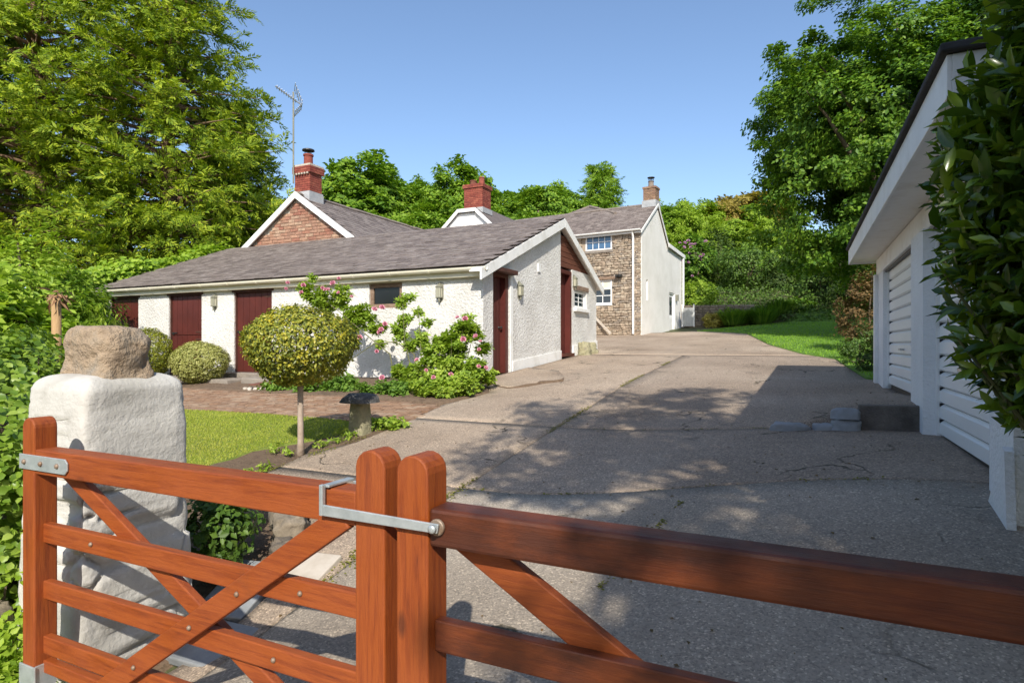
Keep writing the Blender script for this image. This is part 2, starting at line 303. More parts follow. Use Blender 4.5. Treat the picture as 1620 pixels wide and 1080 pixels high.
class MB:
    def __init__(s): s.v = []; s.f = []
    def add(s, V, F):
        n = len(s.v); s.v.extend([tuple(p) for p in V]); s.f.extend([tuple(i + n for i in q) for q in F]); return s
    def box(s, x0, x1, y0, y1, z0, z1):
        return s.add([(x0, y0, z0), (x1, y0, z0), (x1, y1, z0), (x0, y1, z0), (x0, y0, z1), (x1, y0, z1), (x1, y1, z1), (x0, y1, z1)],
                     [(0, 3, 2, 1), (4, 5, 6, 7), (0, 1, 5, 4), (1, 2, 6, 5), (2, 3, 7, 6), (3, 0, 4, 7)])
    def prism(s, poly, off):
        """polygon (3-D points) pushed along off"""
        n = len(poly); A = [Vector(p) for p in poly]; o = Vector(off); B = [p + o for p in A]
        F = [tuple(range(n)), tuple(range(2 * n - 1, n - 1, -1))] + [(i, i + n, (i + 1) % n + n, (i + 1) % n) for i in range(n)]
        return s.add(A + B, F)
    def beam(s, p0, p1, wd, ht, up=(0, 0, 1)):
        p0 = Vector(p0); p1 = Vector(p1); d = (p1 - p0).normalized(); sd = d.cross(Vector(up)).normalized() * wd / 2; u = sd.cross(d).normalized() * ht / 2
        V = [p + a * sd + b * u for p in (p0, p1) for a, b in ((-1, -1), (1, -1), (1, 1), (-1, 1))]
        return s.add(V, [(0, 1, 2, 3), (7, 6, 5, 4), (0, 4, 5, 1), (1, 5, 6, 2), (2, 6, 7, 3), (3, 7, 4, 0)])
    def tube(s, pts, rad, n=8, cap=True):
        pts = [Vector(p) for p in pts]; rad = [rad] * len(pts) if isinstance(rad, (int, float)) else rad
        V = []; ref = Vector((.31, .17, .93))
        for i, p in enumerate(pts):
            d = (pts[min(i + 1, len(pts) - 1)] - pts[max(i - 1, 0)]).normalized()
            a = d.cross(ref if abs(d.dot(ref)) < .95 else Vector((1, 0, 0))).normalized(); b = d.cross(a)
            V += [p + (a * math.cos(2 * math.pi * k / n) + b * math.sin(2 * math.pi * k / n)) * rad[i] for k in range(n)]
        F = [(i * n + k, i * n + (k + 1) % n, (i + 1) * n + (k + 1) % n, (i + 1) * n + k) for i in range(len(pts) - 1) for k in range(n)]
        if cap: F += [tuple(range(n - 1, -1, -1)), tuple((len(pts) - 1) * n + k for k in range(n))]
        return s.add(V, F)
    def lathe(s, prof, c, n=16, axis='z'):
        V = []
        for r, h in prof:
            for k in range(n):
                a = 2 * math.pi * k / n; x, y = r * math.cos(a), r * math.sin(a)
                V.append((c[0] + x, c[1] + y, c[2] + h) if axis == 'z' else (c[0] + x, c[1] + h, c[2] + y) if axis == 'y' else (c[0] + h, c[1] + x, c[2] + y))
        F = [(i * n + k, i * n + (k + 1) % n, (i + 1) * n + (k + 1) % n, (i + 1) * n + k) for i in range(len(prof) - 1) for k in range(n)]
        F += [tuple(range(n - 1, -1, -1)), tuple((len(prof) - 1) * n + k for k in range(n))]
        return s.add(V, F)
    def build(s, name, m, parent=None, bev=0, smooth=False, rough=0):
        off = OFF.get(top(parent).name, Vector()) if parent else Vector()
        me = bpy.data.meshes.new(name); me.from_pydata([tuple(Vector(p) - off) for p in s.v], [], s.f)
        bm = bmesh.new(); bm.from_mesh(me); bmesh.ops.recalc_face_normals(bm, faces=bm.faces); bm.to_mesh(me); bm.free()
        me.materials.append(MATS[m])
        if smooth: me.polygons.foreach_set('use_smooth', [True] * len(me.polygons))
        o = link(name, me, parent)
        if bev:
            b = o.modifiers.new('edge', 'BEVEL'); b.width = bev; b.segments = 2; b.limit_method = 'ANGLE'; b.angle_limit = R(40); b.harden_normals = False
        return o
def unit_box(m, jit=0, seed=0, bev=.0):
    """a 1x1x1 block (base at centre) whose corners are knocked about; shared by many pieces"""
    rg = random.Random(seed); me = bpy.data.meshes.new('piece'); b = MB().box(-.5, .5, -.5, .5, -.5, .5)
    me.from_pydata([tuple(c + rg.uniform(-jit, jit) for c in p) for p in b.v], [], b.f)
    if bev:
        bm = bmesh.new(); bm.from_mesh(me); bmesh.ops.bevel(bm, geom=bm.edges[:] , offset=bev, segments=1, affect='EDGES'); bm.to_mesh(me); bm.free()
    me.materials.append(MATS[m]); return me
def pieces(parent, name, protos, mats4, m, limit=300, rest=None):
    """the first `limit` pieces are objects sharing mesh data, all others one joined part"""
    off = OFF.get(top(parent).name, Vector()) if parent else Vector(); T = Matrix.Translation(-off)
    for i, M4 in enumerate(mats4[:limit]):
        o = link(name, protos[i % len(protos)], parent); o.matrix_local = T @ M4
    if len(mats4) > limit:
        V = []; F = []; n = 0
        src = [(np.array([v.co for v in p.vertices]), [tuple(f.vertices) for f in p.polygons]) for p in protos]
        mb = MB()
        for i, M4 in enumerate(mats4[limit:]):
            P, Q = src[i % len(src)]; A = np.array(T @ M4); mb.v.extend(map(tuple, P @ A[:3, :3].T + A[:3, 3])); mb.f.extend([tuple(k + n for k in q) for q in Q]); n += len(P)
        me = bpy.data.meshes.new(rest or name); me.from_pydata(mb.v, [], mb.f); me.materials.append(MATS[m])
        o = link(rest or (name + '_field'), me, parent); o['kind'] = 'stuff'
def TRS(loc, rot=(0, 0, 0), scl=(1, 1, 1)):
    from mathutils import Euler
    return Matrix.LocRotScale(Vector(loc), Euler(rot), Vector(scl))
def copy_tree(root, loc, rotz=0, scale=1, label=None):
    r = root.copy(); C.objects.link(r); r.location = loc; r.rotation_euler = (0, 0, rotz); r.scale = (scale,) * 3 if isinstance(scale, (int, float)) else scale
    if label: r['label'] = label
    for ch in root.children:
        c2 = ch.copy(); C.objects.link(c2); c2.parent = r
        for gch in ch.children:
            d = gch.copy(); C.objects.link(d); d.parent = c2
    return r
def sheet(name, poly, zf, m, cell=.35, parent=None, clips=(), skirt=.08, kind='structure', dz=0.0):
    bm = bmesh.new(); bmesh.ops.triangulate(bm, faces=[bm.faces.new([bm.verts.new((x, y, 0)) for x, y in poly])])
    for p, nrm in clips:
        bmesh.ops.bisect_plane(bm, geom=bm.verts[:] + bm.edges[:] + bm.faces[:], plane_co=(*p, 0), plane_no=(*nrm, 0), clear_outer=True)
    xs = [v.co.x for v in bm.verts]; ys = [v.co.y for v in bm.verts]
    for a, lo, hi in ((0, min(xs), max(xs)), (1, min(ys), max(ys))):
        k = math.ceil(lo / cell) * cell
        while k < hi:
            pc = [0, 0, 0]; pn = [0, 0, 0]; pc[a] = k; pn[a] = 1
            bmesh.ops.bisect_plane(bm, geom=bm.verts[:] + bm.edges[:] + bm.faces[:], plane_co=pc, plane_no=pn); k += cell
    bmesh.ops.remove_doubles(bm, verts=bm.verts[:], dist=.0005)
    P = np.array([v.co for v in bm.verts]); Z = zf(P[:, 0], P[:, 1])
    for v, z in zip(bm.verts, Z): v.co.z = z + dz
    for f in bm.faces:
        if f.normal.z < 0: f.normal_flip()
        f.smooth = True
    if skirt:
        e = [e for e in bm.edges if e.is_boundary]; r = bmesh.ops.extrude_edge_only(bm, edges=e)
        for v in r['geom']:
            if isinstance(v, bmesh.types.BMVert): v.co.z -= skirt
    me = bpy.data.meshes.new(name); bm.to_mesh(me); bm.free(); me.materials.append(MATS[m])
    o = link(name, me, parent)
    if kind and parent is None: o['kind'] = kind
    return o
def inpoly(X, Y, poly):
    r = np.zeros(len(X), bool); n = len(poly)
    for i in range(n):
        (x1, y1), (x2, y2) = poly[i], poly[(i + 1) % n]
        r ^= ((y1 > Y) != (y2 > Y)) & (X < (x2 - x1) * (Y - y1) / ((y2 - y1) or 1e-9) + x1)
    return r
# ------------------------------------------------------------------ foliage
def nrmz(A): return A / np.maximum(np.linalg.norm(A, axis=1, keepdims=True), 1e-9)
def rdirs(rg, n): return nrmz(rg.normal(size=(n, 3)))
def diamond(P, D, N, L, W, fold=.22):
    """two-triangle folded leaves; all arrays (n,3) / (n,)"""
    S = nrmz(np.cross(D, N)); N2 = np.cross(S, D); L = np.asarray(L)[:, None]; W = np.asarray(W)[:, None]
    mid = P + D * L * .45
    V = np.stack([P, mid + S * W / 2 + N2 * W * fold, P + D * L, mid - S * W / 2 + N2 * W * fold], 1).reshape(-1, 3)
    i = np.arange(len(P))[:, None] * 4
    return V, np.concatenate([i + [0, 1, 2], i + [0, 2, 3]])
def bigleaf(P, D, N, L, W, fold=.18, droop=.15):
    S = nrmz(np.cross(D, N)); N2 = np.cross(S, D); L = np.asarray(L)[:, None]; W = np.asarray(W)[:, None]
    m1 = P + D * L * .33; m2 = P + D * L * .7 - N2 * L * droop * .4; tip = P + D * L - N2 * L * droop
    up = N2 * W * fold
    V = np.stack([P, m1, m2, tip, m1 + S * W * .46 + up, m2 + S * W * .42 + up, m1 - S * W * .46 + up, m2 - S * W * .42 + up], 1).reshape(-1, 3)
    i = np.arange(len(P))[:, None] * 8
    T = [[0, 4, 1], [4, 5, 1], [1, 5, 2], [5, 3, 2], [0, 1, 6], [6, 1, 7], [1, 2, 7], [7, 2, 3]]
    return V, np.concatenate([i + t for t in T])
def cat_mesh(name, lst, m, smooth=False):
    V = []; F = []; n = 0
    for v, f in lst: V.append(v); F.append(f + n); n += len(v)
    return npmesh(name, np.concatenate(V), np.concatenate(F), m, smooth)
def clumps_to_leaves(rg, cen, rad, per, L, W, center, upb=.6, outb=.7, flat=.65, kind='d', droop=0.0):
    """leaves through soft clumps: normals lean up and away from the crown centre"""
    n = len(cen) * per; ci = np.repeat(np.arange(len(cen)), per)
    u = rdirs(rg, n) * (rg.random(n)[:, None] ** .45) * np.repeat(rad, per)[:, None]; u[:, 2] *= flat
    P = cen[ci] + u
    N = nrmz(rdirs(rg, n) * .62 + (rdirs(rg, len(cen)) * .45)[ci] + np.array([0, 0, upb]) + nrmz(P - center) * outb)
    D = nrmz(np.cross(N, rdirs(rg, n)) + np.array([0, 0, -droop]))
    l = L * rg.uniform(.7, 1.3, n)
    return (diamond if kind == 'd' else bigleaf)(P, D, N, l, l * W / L)
def ell_clumps(rg, n, c, r, lo=.45, power=.5, zmin=-1.0):
    u = rdirs(rg, n * 3); u = u[u[:, 2] > zmin][:n]
    k = lo + (1 - lo) * rg.random(len(u)) ** power
    return np.array(c) + u * np.array(r) * k[:, None]
def limbs(mb, base, topz, r0, targets, rg, lean=(0, 0), n=7):
    """trunk with a slight wander and limbs that reach for the given points"""
    k = 7; pts = []; rad = []
    for i in range(k):
        f = i / (k - 1); pts.append((base[0] + lean[0] * f + (rg.random() - .5) * r0 * .8 * (i > 0), base[1] + lean[1] * f + (rg.random() - .5) * r0 * .8 * (i > 0), base[2] + (topz - base[2]) * f)); rad.append(r0 * (1.25 if i == 0 else 1) * (1 - .75 * f))
    mb.tube(pts, rad, 9)
    for tg in targets:
        f = min(.92, max(.25, (tg[2] - base[2]) / (topz - base[2]) * .75)); i = int(f * (k - 1)); a = np.array(pts[i]); b = np.array(tg)
        mid = a * .5 + b * .5 + np.array([0, 0, -.06]) * np.linalg.norm(b - a); q = a * .2 + b * .8
        mb.tube([tuple(a), tuple(mid), tuple(q), tuple(b)], [rad[i] * .5, rad[i] * .3, rad[i] * .16, rad[i] * .05], 6, False)
# ================================================================== SETTING
rngA = np.random.default_rng(11)
def make_terrain():
    xs = np.unique(np.concatenate([np.linspace(-400, -40, 25), np.linspace(-40, 30, 71), np.linspace(30, 400, 26)]))
    ys = np.unique(np.concatenate([np.linspace(-120, -10, 12), np.linspace(-10, 60, 71), np.linspace(60, 420, 30)]))
    X, Y = np.meshgrid(xs, ys); Z = G(X, Y) - .10 * (1 - ss(34, 40, Y)) + .25 * np.sin(X * .9) * np.cos(Y * .7) * ss(38, 50, Y)
    nx, ny = len(xs), len(ys); i = (np.arange(ny - 1)[:, None] * nx + np.arange(nx - 1)).ravel()
    F = np.stack([i, i + 1, i + nx + 1, i + nx], 1)
    o = link('ground', npmesh('ground', np.stack([X, Y, Z], -1).reshape(-1, 3), F, 'earth', True)); o['kind'] = 'structure'
make_terrain()
DRIVE = [(-4.2, -8), (-3.25, 0), (-3.05, 2.35), (-3.1, 3.1), (-3.6, 3.75), (-4.9, 4.42), (-5.05, 5.2), (-4.82, 5.75), (-4.85, 6.85), (-5.0, 8.0), (-4.75, 9.1), (-5.5, 10.3),
         (-5.56, 17.62), (-13, 17.9), (-13, 27.2), (-6.4, 27.0), (-4.2, 27.9), (-2.7, 27.0), (-2.0, 26.2), (-.9, 19.9), (.03, 16.5), (.66, 15.3), (.97, 11.7), (1.3, 11.2), (1.3, -8)]
drive = thing('driveway', 'worn concrete driveway climbing from the gate to the stone house', 'driveway', (-1.5, 6, g1(-1.5, 6) - .05))
del drive['category']; drive['kind'] = 'structure'
GAP = .009; LX = -2.75
def lo(X, Y): return G(X, Y, False)
def up(X, Y): return G(X, Y, True)
def off_sheet(*a, **k):
    o = sheet(*a, parent=drive, **k); o.data.transform(Matrix.Translation(-drive.location)); return o
off_sheet('concrete_slab', DRIVE, lo, 'concrete_grey', .3, clips=[((LX + GAP, 0), (-1, 0)), ((0, 4.72 - GAP), (0, 1))])
off_sheet('concrete_slab', DRIVE, lo, 'concrete_grit', .3, clips=[((LX + GAP, 0), (-1, 0)), ((0, 4.72 + GAP), (0, -1)), ((0, 7.1 - GAP), (0, 1))])
off_sheet('concrete_slab', DRIVE, up, 'concrete_grit', .35, clips=[((LX + GAP, 0), (-1, 0)), ((0, 7.1 + GAP), (0, -1)), ((0, 16 - GAP), (0, 1))])
off_sheet('concrete_slab', DRIVE, lo, 'concrete_tan', .3, clips=[((LX - GAP, 0), (1, 0)), ((0, 4.72 - GAP), (0, 1))])
off_sheet('concrete_slab', DRIVE, lo, 'concrete_tan', .3, clips=[((LX - GAP, 0), (1, 0)), ((0, 4.72 + GAP), (0, -1)), ((0, 7.1 - GAP), (0, 1))])
off_sheet('concrete_slab', DRIVE, up, 'concrete_tan', .35, clips=[((LX - GAP, 0), (1, 0)), ((0, 7.1 + GAP), (0, -1)), ((0, 16 - GAP), (0, 1))])
off_sheet('concrete_slab', DRIVE, up, 'concrete_tan', .5, clips=[((0, 16 + GAP), (0, -1))])
# broken-edged raised patch at the workshop door
rp_ = random.Random(5)
edge = [(-5.5, 10.25), (-5.0, 9.75), (-4.62, 9.55)] + [(-4.5 + .1 * i + rp_.uniform(-.05, .05), 9.62 + .17 * i + rp_.uniform(-.05, .05)) for i in range(6)] + [(-4.1, 10.9), (-4.6, 11.9), (-5.5, 12.4)]
off_sheet('concrete_patch', edge, up, 'concrete_tan', .3, dz=.022, skirt=.04)
es_ = MB().tube([(x, y - .02, g1(x, y) + .0) for x, y in edge[1:10]], [.01, .018, .03, .042, .03, .05, .036, .04, .012], 6); es_.build('dark_crack_gap', 'soil', drive)  # soil-coloured tube painting in the dark gap along the broken edge
# left lawn, beds, brick path, right lawn
LAWN_L = [(-5.8, 4.42), (-5.78, 5.2), (-5.35, 5.85), (-5.25, 6.5), (-5.9, 6.72), (-7.4, 6.8), (-16, 6.95), (-16, 5), (-11, 4.4)]
sheet('lawn', LAWN_L, lo, 'turf', .4, dz=.0)
BED_D = [(-4.92, 4.40), (-5.06, 5.2), (-4.83, 5.75), (-4.86, 6.80), (-5.25, 6.78), (-5.5, 6.6), (-5.24, 6.48), (-5.34, 5.85), (-5.77, 5.2), (-5.79, 4.42), (-11, 4.38), (-16, 4.9), (-16, 2.2), (-3.2, 2.2), (-3.15, 3.1), (-3.65, 3.78)]
sheet('flower_bed', BED_D, lambda X, Y: lo(X, Y) - .015 + .02 * np.sin(X * 9) * np.sin(Y * 11), 'soil', .3)
sheet('flower_bed', [(-5.0, 8.05), (-4.78, 9.1), (-5.5, 10.38), (-17.5, 10.38), (-17.5, 9.0), (-12, 8.85), (-9.2, 8.5), (-6.9, 8.25)], lambda X, Y: up(X, Y) + .01 + .02 * np.sin(X * 9) * np.sin(Y * 11), 'soil', .4)
path = sheet('brick_path', [(-4.9, 6.88), (-5.03, 7.95), (-6.9, 8.22), (-9.2, 8.46), (-12, 8.82), (-17, 8.95), (-17, 6.97), (-7.4, 6.83), (-5.9, 6.76), (-5.3, 6.86)], lambda X, Y: up(X, Y, ) - .03, 'soil', .5, skirt=0)
PATH = [(-4.9, 6.88), (-5.03, 7.95), (-6.9, 8.22), (-9.2, 8.46), (-12, 8.82), (-17, 8.95), (-17, 6.97), (-7.4, 6.83), (-5.9, 6.76), (-5.3, 6.86)]
pv = []
rb = random.Random(3)
for j in range(22):
    y = 6.8 + j * .112
    for i in range(58):
        x = -4.95 - i * .222 - (j % 2) * .111
        if inpoly(np.array([x]), np.array([y]), PATH)[0]:
            sx = (g1(x + .1, y, True) - g1(x - .1, y, True)) / .2; sy = (g1(x, y + .1, True) - g1(x, y - .1, True)) / .2
            pv.append((math.hypot(x, y), TRS((x, y, g1(x, y, True) - .03 + rb.uniform(-.004, .008)), (sy + rb.uniform(-.03, .03), -sx + rb.uniform(-.03, .03), rb.uniform(-.03, .03)), (.211 + rb.uniform(-.006, .004), .101, .065))))
pv.sort(key=lambda q: q[0])
pieces(path, 'brick', [unit_box('paver', .02, k, .05) for k in range(4)], [q[1] for q in pv], 'paver', 300)
LAWN_R = [(-4.2, 27.92), (-2.7, 27.02), (-1.98, 26.2), (-.88, 19.9), (.05, 16.5), (.68, 15.3), (1.0, 11.8), (1.6, 11.6), (4, 13), (12, 20), (17, 34), (6, 36), (0, 34.8), (-3, 30.2)]
sheet('lawn', LAWN_R, lambda X, Y: G(X, Y) + .015, 'turf_right', .8)
def blades(name, poly, n, h, wd, m, label, seed, zoff=0.0, tall=1.4):
    rg = np.random.default_rng(seed); a = np.array(poly); lo_, hi_ = a.min(0), a.max(0)
    X = rg.uniform(lo_[0], hi_[0], n * 3); Y = rg.uniform(lo_[1], hi_[1], n * 3); k = inpoly(X, Y, poly); X, Y = X[k][:n], Y[k][:n]; n = len(X)
    P = np.stack([X, Y, G(X, Y) + zoff], 1); hh = h * rg.uniform(.5, tall, n)[:, None]; th = rg.uniform(0, 6.28, n)
    S = np.stack([np.cos(th), np.sin(th), 0 * th], 1) * wd / 2; ln = np.stack([rg.normal(0, .4, n), rg.normal(0, .4, n), np.ones(n)], 1) * hh
    V = np.stack([P - S, P + S, P + ln], 1).reshape(-1, 3); o = link(name, npmesh(name, V, np.arange(3 * n).reshape(-1, 3), m)); o['kind'] = 'stuff'
    tag(o, label, 'grass'); return o
blades('grass', LAWN_L, 110000, .020, .009, 'grass_left', 'short sunlit yellow-green grass of the lawn beside the clipped standard tree', 1)
blades('grass', LAWN_R, 60000, .05, .022, 'grass_right', 'short green grass of the lawn beyond the garage', 2, .012)

# ================================================================== OUTBUILDING
FY, GX, LXE, RY, BY = 10.4, -5.58, -17.6, 14.5, 17.6
def rz(Y): return EYE + (np.interp(Y, [9.5, 10.15, RY, 17.85, 18.5], [1.265, 1.52, 3.23, 1.74, 1.45]))
def front(u, v, w_): return (u, FY - w_, v)
def side(u, v, w_): return (GX + w_, u, v)
def ub(mb, mp, u0, u1, v0, v1, w0, w1):
    P = [mp(u, v, w_) for w_ in (w0, w1) for v in (v0, v1) for u in (u0, u1)]
    return mb.add(P, [(0, 1, 3, 2), (4, 6, 7, 5), (0, 4, 5, 1), (2, 3, 7, 6), (0, 2, 6, 4), (1, 5, 7, 3)])
def up_(mb, mp, poly, w0, w1):
    A = [mp(u, v, w0) for u, v in poly]; d = Vector(mp(0, 0, w1)) - Vector(mp(0, 0, w0)); return mb.prism(A, d)
ob = thing('outbuilding', 'long low white roughcast outbuilding with slate roof and maroon doors', 'outbuilding', (-11.5, 14, g1(-11.5, 14)))
EAV = EYE + 1.42
doors = [(pX(174, FY), pX(219, FY)), (pX(267, FY), pX(319, FY)), (pX(370, FY), pX(430, FY))]
win = (pX(584, FY), pX(636, FY)); wz = (zz(488, win[0], FY), zz(449, win[0], FY))
def planked_door(parent, mp, u0, u1, v0, v1, n, m, w0=-.10, split=None, hs=1, bolt=True, hinge_m='dark_timber'):
    d = ub(MB(), mp, u0, u1, v0, v1, w0 - .03, w0).build('door', 'dark_timber', parent)
    pw = (u1 - u0) / n
    spans = [(v0, v1)] if split is None else [(v0, split - .008), (split + .008, v1)]
    for a, b in spans:
        for i in range(n): ub(MB(), mp, u0 + i * pw + .005, u0 + (i + 1) * pw - .005, a, b, w0 + .002, w0 + .022).build('plank', m, d, .003)
        for hv in ((b - .12, a + .12) if split is None else ((b - .1,) if a < split - .1 and a == v0 else (a + .07, b - .1))):
            e = u1 if hs > 0 else u0
            ub(MB(), mp, min(e, e - hs * .28), max(e, e - hs * .28), hv - .018, hv + .018, w0 + .023, w0 + .031).build('hinge', hinge_m, d)
    if bolt:
        e = u0 if hs > 0 else u1; bv = (split + .06) if split else (v0 + v1) / 2 + .02
        mb = ub(MB(), mp, min(e, e + hs * .2), max(e, e + hs * .2), bv - .012, bv + .012, w0 + .024, w0 + .045)
        ub(mb, mp, min(e + hs * .07, e + hs * .10), max(e + hs * .07, e + hs * .10), bv - .05, bv + .02, w0 + .045, w0 + .06); mb.build('bolt', 'black_metal', d)
    return d
# front wall: piers between the openings, panel under the window
cuts = [LXE]
for a, b in doors: cuts += [a, b]
cuts += [win[0], win[1], GX]
wl = MB()
for i in range(0, len(cuts) - 1):
    a, b = cuts[i], cuts[i + 1]; gz = g1((a + b) / 2, FY) - .4
    if i in (1, 3, 5): continue
    if i == 7: ub(wl, front, a, b, gz, wz[0], -.24, 0); continue
    ub(wl, front, a, b - (.242 if i == 8 else 0), gz, EAV, -.24, 0)
for a, b in doors: ub(wl, front, a, b, EAV - .10, EAV, -.24, -.03)
ub(wl, front, win[0], win[1], wz[1], EAV, -.24, -.002)
wl.build('front_wall', 'roughcast', ob)
back_wall = MB().box(LXE, GX - .3, 17.36, 17.6, g1(-12, 17.5) - .4, EYE + 1.75).box(LXE, LXE + .24, FY + .01, 17.36, g1(LXE, 12) - .4, EAV).build('rear_wall', 'roughcast', ob)
for k, (a, b) in enumerate(doors):
    gz = zz((590, 592, 588)[k], a, FY); dt = EAV - .16
    planked_door(ob, front, a + .03, b - .03, gz, dt, 6, 'maroon_bright', split=(gz + (dt - gz) * .50) if k < 2 else None, hs=1)
    mb = MB()
    for u in (a, b - .03): ub(mb, front, u, u + .03, gz - .1, dt, -.14, -.04)
    ub(mb, front, a - .06, b + .06, dt, dt + .1, -.16, .012); mb.build('door_frame', 'dark_timber', ob)
    ub(MB(), front, a - .1, b + .1, gz - .25, gz - .005, -.2, .25).build('threshold', 'slate_slab', ob, .02)
def lattice(parent, mp, u0, u1, v0, v1, nx, nz, fm, gm, w0, fw=.05, bar=.018, name='window', mull=()):
    g = ub(MB(), mp, u0 + fw * .5, u1 - fw * .5, v0 + fw * .5, v1 - fw * .5, w0 - .02, w0).build(name, 'dark_interior', parent)
    f = MB(); ub(f, mp, u0, u0 + fw, v0, v1, w0 - .04, w0 + .03); ub(f, mp, u1 - fw, u1, v0, v1, w0 - .04, w0 + .03)
    ub(f, mp, u0 + fw, u1 - fw, v0, v0 + fw, w0 - .04, w0 + .028); ub(f, mp, u0 + fw, u1 - fw, v1 - fw, v1, w0 - .04, w0 + .028); f.build('frame', fm, g)
    for uu in mull: ub(MB(), mp, uu - fw * .7, uu + fw * .7, v0 + fw, v1 - fw, w0 - .03, w0 + .025).build('mullion', fm, g)
    du = (u1 - u0 - 2 * fw) / nx; dv = (v1 - v0 - 2 * fw) / nz
    for i in range(nx):
        for j in range(nz):
            a, b = u0 + fw + i * du, v0 + fw + j * dv
            ub(MB(), mp, a + bar / 2, a + du - bar / 2, b + bar / 2, b + dv - bar / 2, w0 + .001, w0 + .006).build('pane', gm, g)
    if nx * nz > 1:
        mb = MB()
        for i in range(1, nx): ub(mb, mp, u0 + fw + i * du - bar / 2, u0 + fw + i * du + bar / 2, v0 + fw, v1 - fw, w0 + .001, w0 + .018)
        for j in range(1, nz): ub(mb, mp, u0 + fw, u1 - fw, v0 + fw + j * dv - bar / 2, v0 + fw + j * dv + bar / 2, w0 + .001, w0 + .0165)
        mb.build('glazing_bar', fm, g)
    return g
lattice(ob, front, win[0], win[1], wz[0], wz[1], 1, 1, 'weathered_timber', 'dark_glass', -.07, .09)
# gable wall
dA = (pY(780, GX), pY(806, GX)); dC = (pY(887, GX), pY(905, GX)); wG = (pY(909, GX), pY(928, GX))
dAt = EYE + 1.47; dCt = EYE + 1.96; lowtop = EYE + 2.02
gw = MB()
def gseg(y0, y1, zb, flat=None, thick=.24, n=6, drop=.06):
    ys = [y0 + (y1 - y0) * i / n for i in range(n + 1)]
    tp = [(y, (float(rz(y)) - drop) if flat is None else min(flat, float(rz(y)) - drop)) for y in ys]
    up_(gw, side, [(y0, zb), (y1, zb)] + tp[::-1], -thick, 0)
gseg(FY, dA[0], g1(GX, FY) - .4); gseg(dA[0], dA[1], dAt); gseg(dA[1], dC[0], g1(GX, 13) - .5)
wGz = (zz(487, GX, wG[0]), zz(458, GX, wG[0]))
gseg(dC[1], wG[0], g1(GX, 15) - .4, lowtop); gseg(wG[0], wG[1], g1(GX, 15) - .4, wGz[0]); gseg(wG[0], wG[1], wGz[1], lowtop); gseg(wG[1], BY, g1(GX, 16) - .4, lowtop)
gw.build('gable_wall', 'roughcast', ob)
pl = MB()
def plinth(y0, y1, h):
    n = 6; bt = [(y0 + (y1 - y0) * i / n) for i in range(n + 1)]
    up_(pl, side, [(y, g1(GX + .05, y) - .2) for y in bt] + [(y, g1(GX + .05, y) + h) for y in bt[::-1]], .002, .035)
plinth(dA[1] + .1, dC[0] - .02, .22); plinth(dC[1] + .02, BY, .28); pl.build('plinth', 'white_paint', ob)
dz0 = g1(GX, 11.2) + .02
ub(MB(), side, dA[0] + .0, dA[1], dz0, dAt, -.20, -.19).build('door_recess', 'dark_interior', ob)
planked_door(ob, side, dA[0] + .04, dA[1] - .16, dz0, dAt - .08, 4, 'maroon_paint', -.16, None, -1, False)
mb = MB(); ub(mb, side, dA[1] - .16, dA[1] - .02, dz0, dAt, -.17, -.02); ub(mb, side, dA[0], dA[0] + .04, dz0, dAt, -.17, -.02); ub(mb, side, dA[0] + .04, dA[1] - .16, dAt - .08, dAt, -.17, -.02); mb.build('door_frame', 'maroon_bright', ob)
kn = MB().lathe([(.03, 0), (.03, .012), (.014, .02), (.014, .05), (.03, .06), (.026, .08), (0.004, .085)], (GX - .14, dA[1] - .24, dz0 + .95), 12, 'x'); kn.build('door_handle', 'black_metal', ob, smooth=True)
ub(MB(), side, dA[0] - .08, dA[1] + .12, dAt + .0, dAt + .09, -.06, .15).build('door_hood', 'dark_timber', ob, .01)
ub(MB(), side, dA[1] + .01, dA[1] + .13, dz0 - .1, dAt - .02, .003, .02).build('door_surround', 'white_paint', ob)
dz1 = g1(GX, 15) + .12
ub(MB(), side, dC[0], dC[1], dz1, dCt, -.24, -.23).build('door_recess', 'dark_interior', ob)
planked_door(ob, side, dC[0] + .05, dC[1] - .12, dz1, dCt - .1, 5, 'maroon_bright', -.18, None, -1, False)
mb = MB(); ub(mb, side, dC[0], dC[0] + .05, dz1, dCt, -.2, -.01); ub(mb, side, dC[1] - .12, dC[1], dz1, dCt, -.2, -.01); ub(mb, side, dC[0] + .05, dC[1] - .12, dCt - .1, dCt, -.2, -.01); mb.build('door_frame', 'maroon_bright', ob)
MB().lathe([(.03, 0), (.03, .012), (.014, .02), (.03, .05), (.004, .06)], (GX - .155, dC[0] + .18, dz1 + .98), 10, 'x').build('door_handle', 'black_metal', ob)
ub(MB(), side, dC[0] - .02, dC[1] + .05, dz1 - .09, dz1 - .002, -.2, .06).build('threshold', 'maroon_bright', ob)
zb_ = lowtop + .004
while True:                                                       # weatherboards under the rear verge
    z1 = zb_ + .135
    ye = float(np.interp(zb_ + .1, [EYE + 1.74, EYE + 3.15], [17.8, RY])); ye2 = float(np.interp(z1 + .1, [EYE + 1.74, EYE + 3.15], [17.8, RY]))
    if ye2 < dC[0] + .1: break
    up_(MB(), side, [(dC[0] + .0, zb_), (ye, zb_), (ye2, z1 - .012), (dC[0] + .0, z1 - .012)], -.2, -.015).build('weatherboard', 'weatherboard', ob); zb_ = z1
lattice(ob, side, wG[0] + .02, wG[1] - .02, wGz[0] + .02, wGz[1] - .02, 2, 3, 'white_paint', 'window_glass', -.08, .06)
ub(MB(), side, wG[0] - .12, wG[1] + .12, wGz[1] + .01, wGz[1] + .13, -.1, .03).build('window_lintel', 'weathered_timber', ob, .01)
ub(MB(), side, wG[0] - .08, wG[1] + .08, wGz[0] - .09, wGz[0] + .005, -.06, .09).build('window_sill', 'white_paint', ob, .008)
